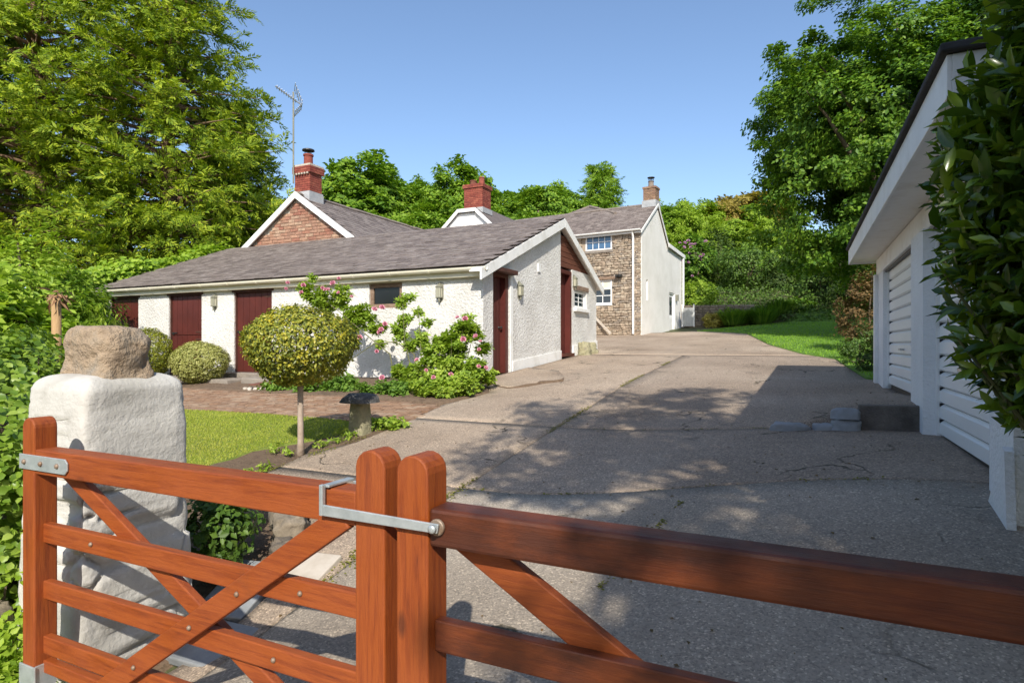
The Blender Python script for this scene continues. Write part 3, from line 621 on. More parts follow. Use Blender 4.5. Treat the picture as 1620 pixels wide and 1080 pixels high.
plq = ub(MB(), side, pY(850, GX), pY(853.5, GX), zz(432, GX, 13.4), zz(419, GX, 13.4), .004, .03).build('wall_vent', 'white_paint', ob)
# roof: deck, barge boards, slates, gutter
VX = GX + .16
rd = MB(); t_ = .05
for y0, y1 in ((10.15, RY), (RY, 17.85)):
    rd.prism([(LXE - .15, y0, float(rz(y0)) - t_), (LXE - .15, y1, float(rz(y1)) - t_), (LXE - .15, y1, float(rz(y1)) - .012), (LXE - .15, y0, float(rz(y0)) - .012)], (VX - LXE + .13, 0, 0))
roof = rd.build('roof', 'slate_bed', ob)
rs = random.Random(9); sl_ = []
slope = math.hypot(RY - 10.15, 1.71); ang = math.atan2(1.71, RY - 10.15)
for j in range(24):
    s0 = j * .198
    if s0 > slope - .08: break
    nx = 43
    for i in range(nx):
        x = VX - .13 - i * .287 - (j % 2) * .14
        if x < LXE - .05: continue
        sc_ = s0 + .13; y = 10.12 + sc_ * math.cos(ang); z = EYE + 1.52 + sc_ * math.sin(ang) + .006
        sl_.append((-x + 2.2 * y, TRS((x + rs.uniform(-.004, .004), y + rs.uniform(-.006, .006), z + rs.uniform(-.002, .004)), (ang - .05 + rs.uniform(-.016, .016), rs.uniform(-.02, .02), rs.uniform(-.03, .03) * (rs.random() < .25)), (.283, .29, .013))))
sl_.sort(key=lambda q: q[0])
pieces(roof, 'slate', [unit_box('slate', .0, k) for k in range(2)], [q[1] for q in sl_], 'slate', 300)
rt = [TRS((LXE - .1 + .23 + i * .46, RY, EYE + 3.235 + rs.uniform(-.006, .006)), (0, rs.uniform(-.012, .012), rs.uniform(-.01, .01))) for i in range(26)]
rtm = bpy.data.meshes.new('ridge_tile'); q = MB().prism([(-.228, -.17, -.075), (-.228, -.03, .012), (-.228, .03, .012), (-.228, .17, -.075), (-.228, .16, -.10), (-.228, 0, -.02), (-.228, -.16, -.10)], (.456, 0, 0)); rtm.from_pydata(q.v, [], q.f); rtm.materials.append(MATS['ridge_tile'])
pieces(roof, 'ridge_tile', [rtm], [m_ for m_ in rt if m_.translation.x < VX - .2], 'ridge_tile')
bb = MB()
for y0, y1 in ((10.02, RY), (RY, 17.86)):
    bb.prism([(VX - .03, y0, float(rz(y0)) - .03), (VX - .03, y1, float(rz(y1)) - .03), (VX - .03, y1, float(rz(y1)) - .25), (VX - .03, y0, float(rz(y0)) - .25)], (.035, 0, 0))
    bb.prism([(GX - .1, y0, float(rz(y0)) - .06), (GX - .1, y1, float(rz(y1)) - .06), (GX - .1, y1, float(rz(y1)) - .09), (GX - .1, y0, float(rz(y0)) - .09)], (VX - GX + .07, 0, 0))
bb.build('barge_board', 'white_paint', ob, .004)
ub(MB(), front, LXE - .1, GX + .1, EAV - .10, EAV + .065, .10, .13).build('fascia_board', 'cream_paint', ob)
ub(MB(), front, LXE - .1, GX + .1, EAV - .105, EAV - .08, .001, .10).build('soffit', 'cream_paint', ob)
gt = MB(); gp = [(.072 * math.cos(a), .072 * math.sin(a)) for a in [math.pi + math.pi * i / 8 for i in range(9)]]; gp += [(.062 * math.cos(a), .062 * math.sin(a)) for a in [2 * math.pi - math.pi * i / 8 for i in range(9)]]
gt.prism([(LXE - .15, FY - .205 + a, EAV + .065 + b) for a, b in gp], (VX - LXE + .17, 0, 0)); gut = gt.build('gutter', 'cream_paint', ob)
for i in range(13):
    x = VX - .35 - i * .95; MB().prism([(x, FY - .205 + a * 1.13, EAV + .067 + b * 1.13) for a, b in gp], (.05, 0, 0)).build('gutter_bracket', 'cream_paint', gut)
# ================================================================== BRICK-GABLED WING, its chimney, aerial
def brick_stack(parent, name, x0, x1, y0, y1, z0, z1, m, mm, bl=.215, bh=.068, seed=1):
    c = MB().box(x0 + .012, x1 - .012, y0 + .012, y1 - .012, z0, z1 - .01).build(name, mm, parent)
    rg = random.Random(seed); L = []; nz = max(1, round((z1 - z0) / .076)); dh = (z1 - z0) / nz
    for j in range(nz):
        z = z0 + (j + .5) * dh
        for ax, lo_, hi_, fx in (('x', x0, x1, y0), ('x', x0, x1, y1), ('y', y0, y1, x0), ('y', y0, y1, x1)):
            n = max(2, round((hi_ - lo_) / .225)); d = (hi_ - lo_) / n; sh = (j % 2) * .5
            for i in range(n + (j % 2)):
                a = max(lo_, lo_ + (i - sh) * d); b = min(hi_, lo_ + (i + 1 - sh) * d)
                if b - a < .03: continue
                ins = .05 if fx in (y0, x0) else -.05
                p = ((a + b) / 2, fx + ins, z) if ax == 'x' else (fx + ins, (a + b) / 2, z); s_ = (b - a - .01, .1 + rg.uniform(0, .006), dh - .011)
                L.append(TRS(p, (0, 0, 0 if ax == 'x' else math.pi / 2), s_))
    pieces(c, 'brick', [unit_box(m, .01, 3)], L, m, 0, 'brick_courses'); return c
bh_ = thing('brick_house', 'brick-gabled slate-roofed wing rising behind the long outbuilding roof', 'house', (-14.4, 18, g1(-14.4, 18)))
ax_, gy = -14.57, 14.62
gl, gr_, gb, ga = -17.15, -11.99, EYE + 3.12, EYE + 4.86
def gabz(x): return ga - abs(x - ax_) * (ga - gb) / (gr_ - ax_)
wl = MB().prism([(gl, gy + .02, EYE + .5), (gr_, gy + .02, EYE + .5), (gr_, gy + .02, gb - .1), (ax_, gy + .02, ga - .1), (gl, gy + .02, gb - .1)], (0, .25, 0)).box(gl, gl + .25, gy + .27, 24, EYE - .6, gb - .1).box(gr_ - .25, gr_, gy + .27, 24, EYE - .6, gb - .1)
gwall = wl.build('gable_wall', 'mortar', bh_)
rg = random.Random(4); L = []
for j in range(17):
    z = gb + .0 + j * .102
    x = gl + (j % 2) * .13
    while x < gr_:
        l = rg.choice((.2, .26, .3, .3, .34)); xc = x + l / 2
        if gabz(x) - .12 > z + .05 and gabz(x + l) - .12 > z + .05: L.append(TRS((xc, gy + .03, z + .05), (rg.uniform(-.02, .02), rg.uniform(-.015, .015), rg.uniform(-.03, .03)), (l - .014, .07 + rg.uniform(0, .025), .09)))
        x += l
pieces(gwall, 'brick', [unit_box('gable_brick', .025, k, .06) for k in range(5)], L, 'gable_brick')
rf = MB()
for s_ in (-1, 1):
    xe = ax_ + s_ * (gr_ - ax_ + .25); ze = ga - (gr_ - ax_ + .25) * (ga - gb) / (gr_ - ax_)
    rf.prism([(ax_, gy - .1, ga), (xe, gy - .1, ze), (xe, gy - .1, ze - .09), (ax_, gy - .1, ga - .09)], (0, 10, 0))
broof = rf.build('roof', 'slate_bed', bh_)
L = []; sl2 = math.atan2(ga - gb, gr_ - ax_)
for j in range(17):
    for i in range(32):
        d = .1 + j * .19; y = gy + .1 + i * .29 + (j % 2) * .14
        L.append(TRS((ax_ + d * math.cos(sl2), y, ga - d * math.sin(sl2) + .012), (rs.uniform(-.012, .012), sl2 - .04 + rs.uniform(-.012, .012), rs.uniform(-.01, .01)), (.27, .283, .01)))
pieces(broof, 'slate', [unit_box('slate', 0, 1)], L, 'slate', 0, 'slate_field')
pieces(broof, 'ridge_tile', [rtm], [TRS((ax_, gy + .15 + i * .46, ga + .03 + rs.uniform(-.01, .01)), (0, 0, math.pi / 2)) for i in range(20)], 'ridge_tile')
def barge(parent, pts, y0, y1, wd, m='white_paint', name='barge_board'):
    mb = MB()
    for (xa, za), (xb, zb2) in zip(pts[:-1], pts[1:]): mb.prism([(xa, y0, za), (xb, y0, zb2), (xb, y0, zb2 - wd), (xa, y0, za - wd)], (0, y1 - y0, 0))
    return mb.build(name, m, parent)
xl, xr = ax_ - 2.82, ax_ + 2.82
zl = ga - 2.82 * (ga - gb) / (gr_ - ax_)
barge(bh_, [(xl, zl), (ax_ - .004, ga + .02)], gy - .16, gy - .11, .21); barge(bh_, [(ax_ + .004, ga + .02), (xr, zl)], gy - .16, gy - .11, .21)
MB().box(xl + .1, xr - .3, gy - .2, gy - .005, gb - .06, gb + .03).build('lead_flashing', 'lead', bh_)
cx0, cx1 = ax_ - .27, ax_ + .37
ch = brick_stack(bh_, 'chimney', cx0, cx1, gy + .12, gy + .66, EYE + 4.72, EYE + 5.52, 'red_brick', 'dark_mortar', seed=2)
MB().box(cx0 - .03, cx1 + .03, gy + .07, gy + .71, ga - .42, ga + .0).box(cx0 - .02, cx1 + .02, gy + .08, gy + .70, ga, ga + .06).build('chimney_flashing', 'lead', bh_)
brick_stack(bh_, 'chimney_cap', cx0 - .06, cx1 + .06, gy + .06, gy + .72, EYE + 5.52, EYE + 5.74, 'red_brick', 'dark_mortar', seed=3)
tb = MB()
for i in range(6): tb.box(cx0 - .01 + i * .115, cx0 + .05 + i * .115, gy + .045, gy + .075, EYE + 5.47, EYE + 5.52)
tb.box(cx0 - .05, cx1 + .05, gy + .075, gy + .70, EYE + 5.74, EYE + 5.80); tb.build('chimney_corbel', 'mortar', bh_)
pot = MB().lathe([(.17, 0), (.17, .06), (.145, .08), (.14, .34), (.165, .35), (.165, .40), (.12, .40)], (ax_ + .05, gy + .39, EYE + 5.79), 16).build('chimney_pot', 'red_brick', bh_)
cw = MB().lathe([(.13, 0), (.13, .02)], (ax_ + .05, gy + .39, EYE + 6.19), 12).lathe([(.02, 0), (.2, .02), (.19, .06), (.1, .09), (.01, .1)], (ax_ + .05, gy + .39, EYE + 6.29), 16)
for a in range(3): cw.tube([(ax_ + .05 + .11 * math.cos(a * 2.1), gy + .39 + .11 * math.sin(a * 2.1), EYE + 6.19), (ax_ + .05 + .11 * math.cos(a * 2.1), gy + .39 + .11 * math.sin(a * 2.1), EYE + 6.31)], .012, 6)
cw.build('cowl', 'black_metal', bh_)
# aerial strapped to the chimney
ae = thing('tv_aerial', 'tall television aerial mast with grid reflector strapped to the brick chimney', 'aerial', (ax_ - .22, gy + .05, EYE + 5.3))
mx, my = ax_ - .24, gy + .03
MB().tube([(mx, my, EYE + 5.2), (mx, my, EYE + 8.15)], .028, 8).build('mast', 'lantern_metal', ae)
bo = Vector((mx, my - .04, EYE + 7.93)); bd_ = Vector((-.55, -.62, .50))
MB().tube([bo - bd_ * .35, bo + bd_ * .62], .022, 6).build('boom', 'aluminium', ae)
sd = Vector((.74, -.67, 0)).normalized(); upv = bd_.normalized().cross(sd).normalized()
for i in range(9):
    p = bo + bd_ * (-.12 + i * .085); MB().tube([p - sd * .15, p + sd * .15], .012, 5).build('element', 'aluminium', ae)
rfm = MB()
for i in range(6):
    for s_ in (-1, 1):
        p = bo - bd_ * (.34 - .02 * i) + Vector((0, 0, 1)) * s_ * (.05 + i * .075) - bd_ * (-.03 * i); rfm.tube([p - sd * .34, p + sd * .34], .010, 5)
for s_ in (-1, 1):
    for k in (-.2, .2): rfm.tube([bo - bd_ * .34 + sd * k + Vector((0, 0, .05 * s_)), bo - bd_ * .09 + sd * k + Vector((0, 0, .44 * s_))], .012, 5)
rfm.build('reflector', 'aluminium', ae)
# ================================================================== MIDDLE WING with half-hipped white gable
mw = thing('white_gabled_house', 'white half-hipped gable wing with red brick chimney between the two house roofs', 'house', (-12.4, 24, g1(-12.4, 24)))
mx0, my0 = at(741, 25); mzt = EYE + 5.55; hw = .42; sl3 = .92
def mzz(x): return mzt - max(0, abs(x - mx0) - hw) * sl3
E_ = 3.0; ze = mzz(mx0 + E_)
MB().prism([(mx0 - E_, my0, EYE), (mx0 + E_, my0, EYE), (mx0 + E_, my0, ze - .12), (mx0 + hw, my0, mzt - .12), (mx0 - hw, my0, mzt - .12), (mx0 - E_, my0, ze - .12)], (0, 7, 0)).build('wall', 'fine_render', mw)
r_ = MB()
for s_ in (-1, 1):
    r_.prism([(mx0 + s_ * hw * .0, my0 + .9, mzt + hw * sl3), (mx0 + s_ * (E_ + .2), my0 + .9, mzt - (E_ + .2 - hw) * sl3), (mx0 + s_ * (E_ + .2), my0 + .9, mzt - (E_ + .2 - hw) * sl3 - .1), (mx0, my0 + .9, mzt + hw * sl3 - .1)], (0, 6, 0))
    r_.prism([(mx0 + s_ * hw, my0 - .12, mzt), (mx0 + s_ * (E_ + .2), my0 - .12, mzz(mx0 + E_ + .2)), (mx0 + s_ * (E_ + .2), my0 - .12, mzz(mx0 + E_ + .2) - .1), (mx0 + s_ * hw, my0 - .12, mzt - .1)], (0, 1.02, 0))
r_.add([(mx0 - hw - .03, my0 - .15, mzt - .02), (mx0 + hw + .03, my0 - .15, mzt - .02), (mx0, my0 + .92, mzt + hw * sl3 + .02)], [(0, 1, 2)])
r_.build('roof', 'slate_bed', mw)
barge(mw, [(mx0 - E_, ze + .02), (mx0 - hw, mzt + .02)], my0 - .2, my0 - .14, .17); barge(mw, [(mx0 - hw + .003, mzt + .02), (mx0 + hw - .003, mzt + .02)], my0 - .2, my0 - .14, .14); barge(mw, [(mx0 + hw, mzt + .02), (mx0 + E_, ze + .02)], my0 - .2, my0 - .14, .17)
MB().prism([(mx0 - 1.1, my0 - .03, mzt - .75), (mx0 + 1.1, my0 - .03, mzt - .75), (mx0 + .45, my0 - .03, mzt - .15), (mx0 - .45, my0 - .03, mzt - .15)], (0, .028, 0)).build('gable_panel', 'white_paint', mw)
brick_stack(mw, 'chimney', mx0 - .35, mx0 + .52, my0 + .25, my0 + 1.0, mzt - .1, EYE + 6.50, 'red_brick', 'dark_mortar', seed=6)
brick_stack(mw, 'chimney_cap', mx0 - .40, mx0 + .57, my0 + .2, my0 + 1.05, EYE + 6.50, EYE + 6.66, 'red_brick', 'dark_mortar', seed=7)
MB().box(mx0 - .4, mx0 + .57, my0 + .2, my0 + 1.05, mzt - .1, mzt + .12).build('chimney_flashing', 'lead', mw)
MB().lathe([(.14, 0), (.13, .2), (.15, .22), (.15, .26)], (mx0 - .1, my0 + .6, EYE + 6.64), 12).build('chimney_pot', 'rust', mw)
MB().lathe([(.13, 0), (.11, .3), (.13, .32), (.12, .36)], (mx0 + .3, my0 + .6, EYE + 6.64), 12).build('chimney_pot', 'red_brick', mw)
# ================================================================== STONE HOUSE (built in its own frame: x along the front, y back)
hx, hy = at(1015, 26.0); HZ = g1(hx, hy) + .03
sh = thing('stone_house', 'two-storey rubble stone house with white rendered gable end and slate roof', 'house', (hx, hy, HZ), rotz=-R(5.5), world=False)
e0 = EYE - HZ            # eye level in house coordinates
def hf(u, v, w_): return (u, -w_, v)
def hs_(u, v, w_): return (w_, u, v)
EV = e0 + 5.02; RD = e0 + 6.48; HW = 12.0; V1, V2, V3 = 2.1, 3.65, 6.25; B1 = e0 + 4.85; B2 = e0 + 4.62
w_up = (-2.62, -1.36, e0 + 4.2, e0 + 4.93); w_lo = (-3.0, -1.36, e0 + 1.80, e0 + 2.86)
sw = MB(); ub(sw, hf, -HW, w_lo[0], -.6, EV - .1, -.4, -.03); ub(sw, hf, w_up[1], -.03, -.6, EV - .1, -.4, -.03)
ub(sw, hf, w_lo[0], w_up[1], -.6, w_lo[2], -.4, -.03); ub(sw, hf, w_lo[0], w_up[1], w_lo[3], w_up[2], -.4, -.03); ub(sw, hf, w_lo[0], w_up[0], w_up[2], EV - .1, -.4, -.03); ub(sw, hf, w_up[0], w_up[1], w_up[3], EV - .1, -.4, -.03)
swall = sw.build('stone_wall', 'stone_mortar', sh)
rg = random.Random(8); L = []
z = -.1
while z < EV - .12:
    hgt = rg.choice((.07, .09, .10, .13)); x = -.02
    while x > -6.2:
        l = rg.uniform(.10, .36); xa, xb = x - l, x
        def hit(q): return xb > q[0] - .02 and xa < q[1] + .02 and z + hgt > q[2] - .02 and z < q[3] + .12 * (q is w_lo)
        if not hit(w_up) and not hit(w_lo):
            L.append((-xa + abs(z - 2.5) * .3, TRS(((xa + xb) / 2, .0 + rg.uniform(-.01, .012), z + hgt / 2), (rg.uniform(-.08, .08), rg.uniform(-.13, .13), rg.uniform(-.06, .06)), (l - .012, .10, (hgt - .008) * rg.uniform(.8, 1.1)))))
        x -= l
    z += hgt
L.sort(key=lambda q: q[0])
pieces(swall, 'stone', [unit_box('wall_stone', .11, k, .14) for k in range(7)], [q[1] for q in L], 'wall_stone', 300)
# white gable end and lean-to
gd = (4.05, 5.0, .02, e0 + 2.55); gs = (.62, .86, e0 + 1.95, e0 + 2.85)
gm = MB()
def gp_(poly): up_(gm, hs_, poly, -.3, 0)
gp_([(.0, -.6), (gs[0], -.6), (gs[0], EV + .3), (0, EV - .12)]); gp_([(gs[0], -.6), (gs[1], -.6), (gs[1], gs[2]), (gs[0], gs[2])]); gp_([(gs[0], gs[3]), (gs[1], gs[3]), (gs[1], EV + .45), (gs[0], EV + .3)])
gp_([(gs[1], -.6), (V1, -.6), (V1, RD - .14), (gs[1], EV + .45)]); gp_([(V1, -.6), (V2, -.6), (V2, B1 - .1), (V1, RD - .14)])
gp_([(V2, -.6), (gd[0], -.6), (gd[0], B1 - .16), (V2, B1 - .1)]); gp_([(gd[0], gd[3]), (gd[1], gd[3]), (gd[1], B2 - .02), (gd[0], B1 - .16)]); gp_([(gd[1], -.6), (V3, -.6), (V3, B2 - .12), (gd[1], B2 - .02)])
gm.build('gable_wall', 'fine_render', sh)
lattice(sh, hf, *w_up, 4, 2, 'door_white', 'upper_glass', -.06, .06, .03)
wl_ = lattice(sh, hf, *w_lo, 4, 3, 'door_white', 'window_glass', -.06, .06, .03, mull=(-2.18,))
ub(MB(), hf, -2.1, -1.43, w_lo[3] - .42, w_lo[3] - .07, -.0575, -.0535).build('blind', 'curtain', wl_)
ub(MB(), hf, w_up[0] - .08, w_up[1] + .08, w_up[2] - .13, w_up[2] - .01, -.1, .09).build('window_sill', 'slate_slab', sh)
ub(MB(), hf, w_lo[0] - .2, w_lo[1] + .3, w_lo[3] + .01, w_lo[3] + .13, -.1, .075).build('window_lintel', 'weathered_timber', sh, .01)
ub(MB(), hf, w_lo[0] - .03, w_lo[1] + .03, w_lo[2] - .07, w_lo[2], -.1, .08).build('window_sill', 'door_white', sh)
lattice(sh, hs_, *gs, 1, 2, 'door_white', 'window_glass', -.08, .05)
dr = ub(MB(), hs_, gd[0] + .05, gd[1] - .05, gd[2], gd[3] - .05, -.14, -.09).build('door', 'door_white', sh)
ub(MB(), hs_, gd[0] + .2, gd[1] - .2, gd[2] + 1.0, gd[3] - .2, -.088, -.084).build('pane', 'window_glass', dr)
ub(MB(), hs_, gd[0] + .2, gd[1] - .2, gd[2] + .15, gd[2] + .85, -.089, -.08).build('door_panel', 'white_paint', dr)
mb = MB(); ub(mb, hs_, gd[0], gd[0] + .06, gd[2], gd[3], -.15, -.03); ub(mb, hs_, gd[1] - .06, gd[1], gd[2], gd[3], -.15, -.03); ub(mb, hs_, gd[0] + .06, gd[1] - .06, gd[3] - .06, gd[3], -.15, -.03); mb.build('door_frame', 'white_paint', sh)
# roofs
def slab(mb, a, b, x0, x1, t=.08): mb.prism([(x0, a[0], a[1]), (x0, b[0], b[1]), (x0, b[0], b[1] - t), (x0, a[0], a[1] - t)], (x1 - x0, 0, 0))
r_ = MB(); slab(r_, (-.22, EV - .10), (V1, RD), -HW, .06); slab(r_, (V1, RD), (V2 + .1, B1 - .08), -HW, .06); slab(r_, (V2, B1 + .0), (V3 + .2, B2 + .0), -4, .10)
hroof = r_.build('roof', 'slate_bed', sh)
L = []; a4 = math.atan2(RD - EV + .10, V1 + .22); sl4 = math.hypot(RD - EV + .10, V1 + .22)
for j in range(14):
    for i in range(30):
        s_ = .1 + j * .2
        if s_ > sl4: break
        L.append(TRS((-.09 - i * .29 - (j % 2) * .14, -.22 + s_ * math.cos(a4), EV - .10 + s_ * math.sin(a4) + .008), (a4 - .04 + rs.uniform(-.012, .012), rs.uniform(-.015, .015), 0), (.284, .28, .01)))
pieces(hroof, 'slate', [unit_box('slate', 0, 1)], L, 'slate', 0, 'slate_field')
pieces(hroof, 'ridge_tile', [rtm], [TRS((-.2 - i * .46, V1, RD + .02 + rs.uniform(-.008, .008))) for i in range(9)], 'ridge_tile')
# hipped cross roof rising behind the front slope
pkx, pky, pkz = -3.75, 3.1, e0 + 6.92
hb = e0 + 5.1
hp = MB().add([(pkx - 5.0, -.15, hb - .05), (pkx + 2.0, 1.45, e0 + 6.05), (pkx + 2.6, 5.5, hb), (pkx - 5, 6.5, hb), (pkx, pky, pkz), (pkx - 5.0, pky, e0 + 5.75)], [(0, 1, 4), (1, 2, 4), (2, 3, 5, 4), (0, 4, 5), (3, 0, 5)])
hipo = hp.build('hipped_roof', 'slate_bed', sh)
pk = Vector((pkx, pky, pkz))
hc = MB()
for e in ((pkx - 5.0, pky, e0 + 5.75), (pkx + 2.0, 1.45, e0 + 6.05)):
    hc.tube([pk + Vector((0, 0, .02)), Vector(e) + Vector((0, 0, .03))], .085, 7)
hc.build('hip_tile', 'ridge_tile', sh)
# verges, gutters, pipes
bb = MB()
for a, b in (((-.22, EV - .12), (V1, RD)), ((V1, RD), (V2 + .1, B1 - .06))): bb.prism([(.062, a[0], a[1] - .02), (.062, b[0], b[1] - .02), (.062, b[0], b[1] - .14), (.062, a[0], a[1] - .14)], (.03, 0, 0))
bb.prism([(.102, V2 - .05, B1), (.102, V3 + .2, B2), (.102, V3 + .2, B2 - .18), (.102, V2 - .05, B1 - .18)], (.03, 0, 0)); bb.build('barge_board', 'white_paint', sh)
gt = MB(); gt.prism([(-HW, -.30 + a, EV - .10 + b) for a, b in gp], (HW + .06, 0, 0)); ub(gt, hf, -HW, .02, EV - .24, EV - .11, .05, .21); gt.build('gutter', 'door_white', sh)
dp = MB().tube([(-.33, -.26, EV - .15), (-.33, -.13, EV - .45), (-.33, -.13, .02)], .045, 10); dp.build('downpipe', 'door_white', sh)
MB().tube([(.10, V3 - .06, B2 - .2), (.10, V3 - .06, .0)], .05, 8).build('downpipe', 'door_white', sh)
brick_stack(sh, 'chimney', -.55, .02, V1 - .28, V1 + .30, RD - .25, e0 + 7.12, 'brown_brick', 'mortar', seed=12)
brick_stack(sh, 'chimney_cap', -.58, .05, V1 - .31, V1 + .33, e0 + 7.12, e0 + 7.22, 'brown_brick', 'mortar', seed=13)
MB().box(-.60, .055, V1 - .34, V1 + .36, RD - .22, RD + .1).build('chimney_flashing', 'lead', sh)
MB().lathe([(.14, 0), (.12, .26), (.14, .28), (.14, .3)], (-.27, V1, e0 + 7.2), 12).build('chimney_pot', 'ridge_tile', sh)
cw = MB().lathe([(.11, 0), (.11, .02)], (-.27, V1, e0 + 7.5), 10).lathe([(.17, .0), (.17, .025), (.02, .05)], (-.27, V1, e0 + 7.66), 12)
for a in range(4): cw.tube([(-.27 + .1 * math.cos(a * 1.57), V1 + .1 * math.sin(a * 1.57), e0 + 7.5), (-.27 + .1 * math.cos(a * 1.57), V1 + .1 * math.sin(a * 1.57), e0 + 7.67)], .02, 6)
cw.build('cowl', 'black_metal', sh)
sp = MB().box(-1.02, -.92, -.12, -.05, e0 + 2.92, e0 + 3.06).lathe([(.04, 0), (.07, .06), (.075, .16), (.02, .18)], (-1.06, -.28, e0 + 2.98), 10, 'y').lathe([(.04, 0), (.07, .06), (.075, .16), (.02, .18)], (-.88, -.28, e0 + 2.98), 10, 'y')
sp.build('floodlight', 'black_metal', sh)
MB().beam(hs_(gd[1] + .15, 1.85, .0), hs_(gd[1] + .15, 2.0, .0), .06, .06).box(.02, .14, gd[1] + .1, gd[1] + .2, 1.75, 2.05).build('wall_light', 'lantern_metal', sh)
# ================================================================== GARAGE
ga_ = thing('garage', 'white flat-roofed double garage with ribbed up-and-over doors on two levels', 'garage', (3.5, 8, g1(1.2, 8)))
WX = 1.08
def gf(u, v, w_): return (WX - w_, u, v)
yF, yN = 11.15, 4.15
D1 = (pY(1450, WX), pY(1397, WX)); D2 = (4.62, pY(1470, WX)); dt = EYE + 1.09
zU, zL = EYE - .60, EYE - .86
gw2 = MB()
for a_, b_, z_, o_ in ((D1[1], yF, zU - .5, 0), (D2[1], D1[0], zL - .5, .05), (yN, D2[0], zL - .8, .04)): ub(MB(), gf, a_, b_, z_, dt, -.249, o_).build('pier', 'garage_render', ga_)
gw2.box(WX + .25, 6.2, yF - .2, yF - .001, zU - 1, EYE + 1.3).box(WX + .25, 6.2, yN + .001, yN + .2, zL - 1, EYE + 1.3).box(6.0, 6.2, yN + .2, yF - .2, zL - 1, EYE + 1.3)
gw2.build('wall', 'garage_render', ga_)
up_(MB(), lambda u, v, w_: (WX - w_, u, v), [(yN - .10, zL - .5), (D2[0] - .15, zL - .5), (D2[0] - .15, zL - .1), (yN + .02, zL + .30), (yN - .02, zL + .28)], .042, .085).build('pier_foot', 'garage_render', ga_)
ub(MB(), gf, yN, yF, dt, EYE + 1.33, -.2, .01).build('header_board', 'soffit_paint', ga_)
ub(MB(), gf, yF - .16, yF + .02, zU - .2, dt, .002, .05).build('corner_post', 'white_paint', ga_)
OX = .70
MB().box(OX + .025, 6.4, 3.95, 11.4, EYE + 1.34, EYE + 1.37).build('soffit', 'soffit_paint', ga_)
mb = MB().box(OX, OX + .024, 3.92, 11.42, EYE + 1.315, EYE + 1.545).box(OX + .024, 6.4, 3.92, 3.945, EYE + 1.315, EYE + 1.545).box(OX + .024, 6.4, 11.395, 11.42, EYE + 1.315, EYE + 1.545); mb.build('fascia_board', 'white_paint', ga_, .004)
MB().box(OX - .035, 6.45, 3.88, 11.46, EYE + 1.55, EYE + 1.60).box(OX + .03, 6.38, 3.95, 11.39, EYE + 1.38, EYE + 1.548).build('roof', 'felt', ga_, .012)
def garage_door(u0, u1, v0, v1, hv):
    d = ub(MB(), gf, u0, u1, v0 + .02, v1, -.13, -.12).build('garage_door', 'door_white', ga_)
    n = round((v1 - v0 - .02) / .152); h = (v1 - v0 - .02) / n
    for i in range(n):
        b = v0 + .02 + i * h
        up_(MB(), lambda a, q, w_: (WX - q, w_, a), [(b + .002, -.115), (b + .002, -.098), (b + .018, -.075), (b + h * .80, -.075), (b + h - .006, -.104), (b + h - .006, -.115)], u0 + .035, u1 - .035).build('slat', 'door_white', d)
    mb = MB()
    for i in range(n):
        b = v0 + .02 + i * h
        for u in (u0 + .036, u1 - .06): ub(mb, gf, u, u + .024, b + h * .80, b + h * 1.02, -.112, -.074)
    o = mb.build('dark_edge_gaps', 'black_metal', d); o['kind'] = 'stuff'  # black boxes painting in the dark gaps at the slat ends
    [ub(MB(), gf, u_, u_ + .035, v0, v1, -.12, -.05).build('jamb', 'white_paint', d) for u_ in (u0, u1 - .035)]
    ub(MB(), gf, u0, u1, v1 - .03, v1 - .002, -.119, -.03).build('top_seal', 'black_metal', d)
    ub(MB(), gf, u0 + .04, u1 - .04, v0 - .06, v0 + .018, -.14, -.10).build('bottom_seal', 'black_metal', d)
    mb = MB().tube([gf((u0 + u1) / 2, hv, -.08), gf((u0 + u1) / 2, hv, -.03)], .012, 8); mb.beam(gf((u0 + u1) / 2 - .07, hv, -.03), gf((u0 + u1) / 2 + .07, hv, -.03), .02, .025); mb.build('handle', 'aluminium', d)
garage_door(*D1, zU + .0, dt, EYE - .06); garage_door(*D2, zL + .0, dt, EYE - .2)
# ================================================================== GATE
GY = 1.60
def rect_stile(x0, x1, y0, y1, zb, zt):
    r = (x1 - x0) / 2; n = 9; cx = (x0 + x1) / 2
    pts = [(x0, y0, zb), (x1, y0, zb)] + [(cx + r * math.cos(math.pi * i / n), y0, zt - r * .95 + r * .95 * math.sin(math.pi * i / n)) for i in range(n + 1)]
    return MB().prism(pts, (0, y1 - y0, 0))
RAILS = [(-.845, -.935), (-1.115, -1.20), (-1.375, -1.46)]
lg = thing('wooden_gate', 'red-brown stained gate leaf beside the white stone pillar, with crossed braces', 'gate', (-2.3, GY + .05, EYE - 1.58), 'entrance gate leaves')
X0, X1 = -3.34, -1.222
rect_stile(X0, X0 + .10, GY, GY + .10, EYE - 1.555, EYE - .345).build('hinge_stile', 'gate_wood_z', lg, .006)
rect_stile(-1.342, X1, GY, GY + .098, EYE - 1.555, EYE - .348).build('meeting_stile', 'gate_wood_z', lg, .006)
MB().box(X0 + .10, -1.342, GY + .002, GY + .097, EYE - .605, EYE - .49).build('top_rail', 'gate_wood_x', lg, .006)
for a, b in RAILS: MB().box(X0 + .10, -1.342, GY + .036, GY + .074, EYE + b, EYE + a).build('rail', 'gate_wood_x', lg, .005)
def pt(px, py, Y): x = pX(px, Y); return Vector((x, Y, zz(py, x, Y)))
yB = GY + .018
MB().beam(pt(140, 1107, yB), pt(548, 815, yB), .088, .034, (0, 1, 0)).build('brace', 'gate_wood_e', lg, .005)
yA = GY + .093
MB().beam(pt(100, 735, yA), pt(447, 1102, yA), .075, .036, (0, 1, 0)).build('brace', 'gate_wood_d', lg, .005)
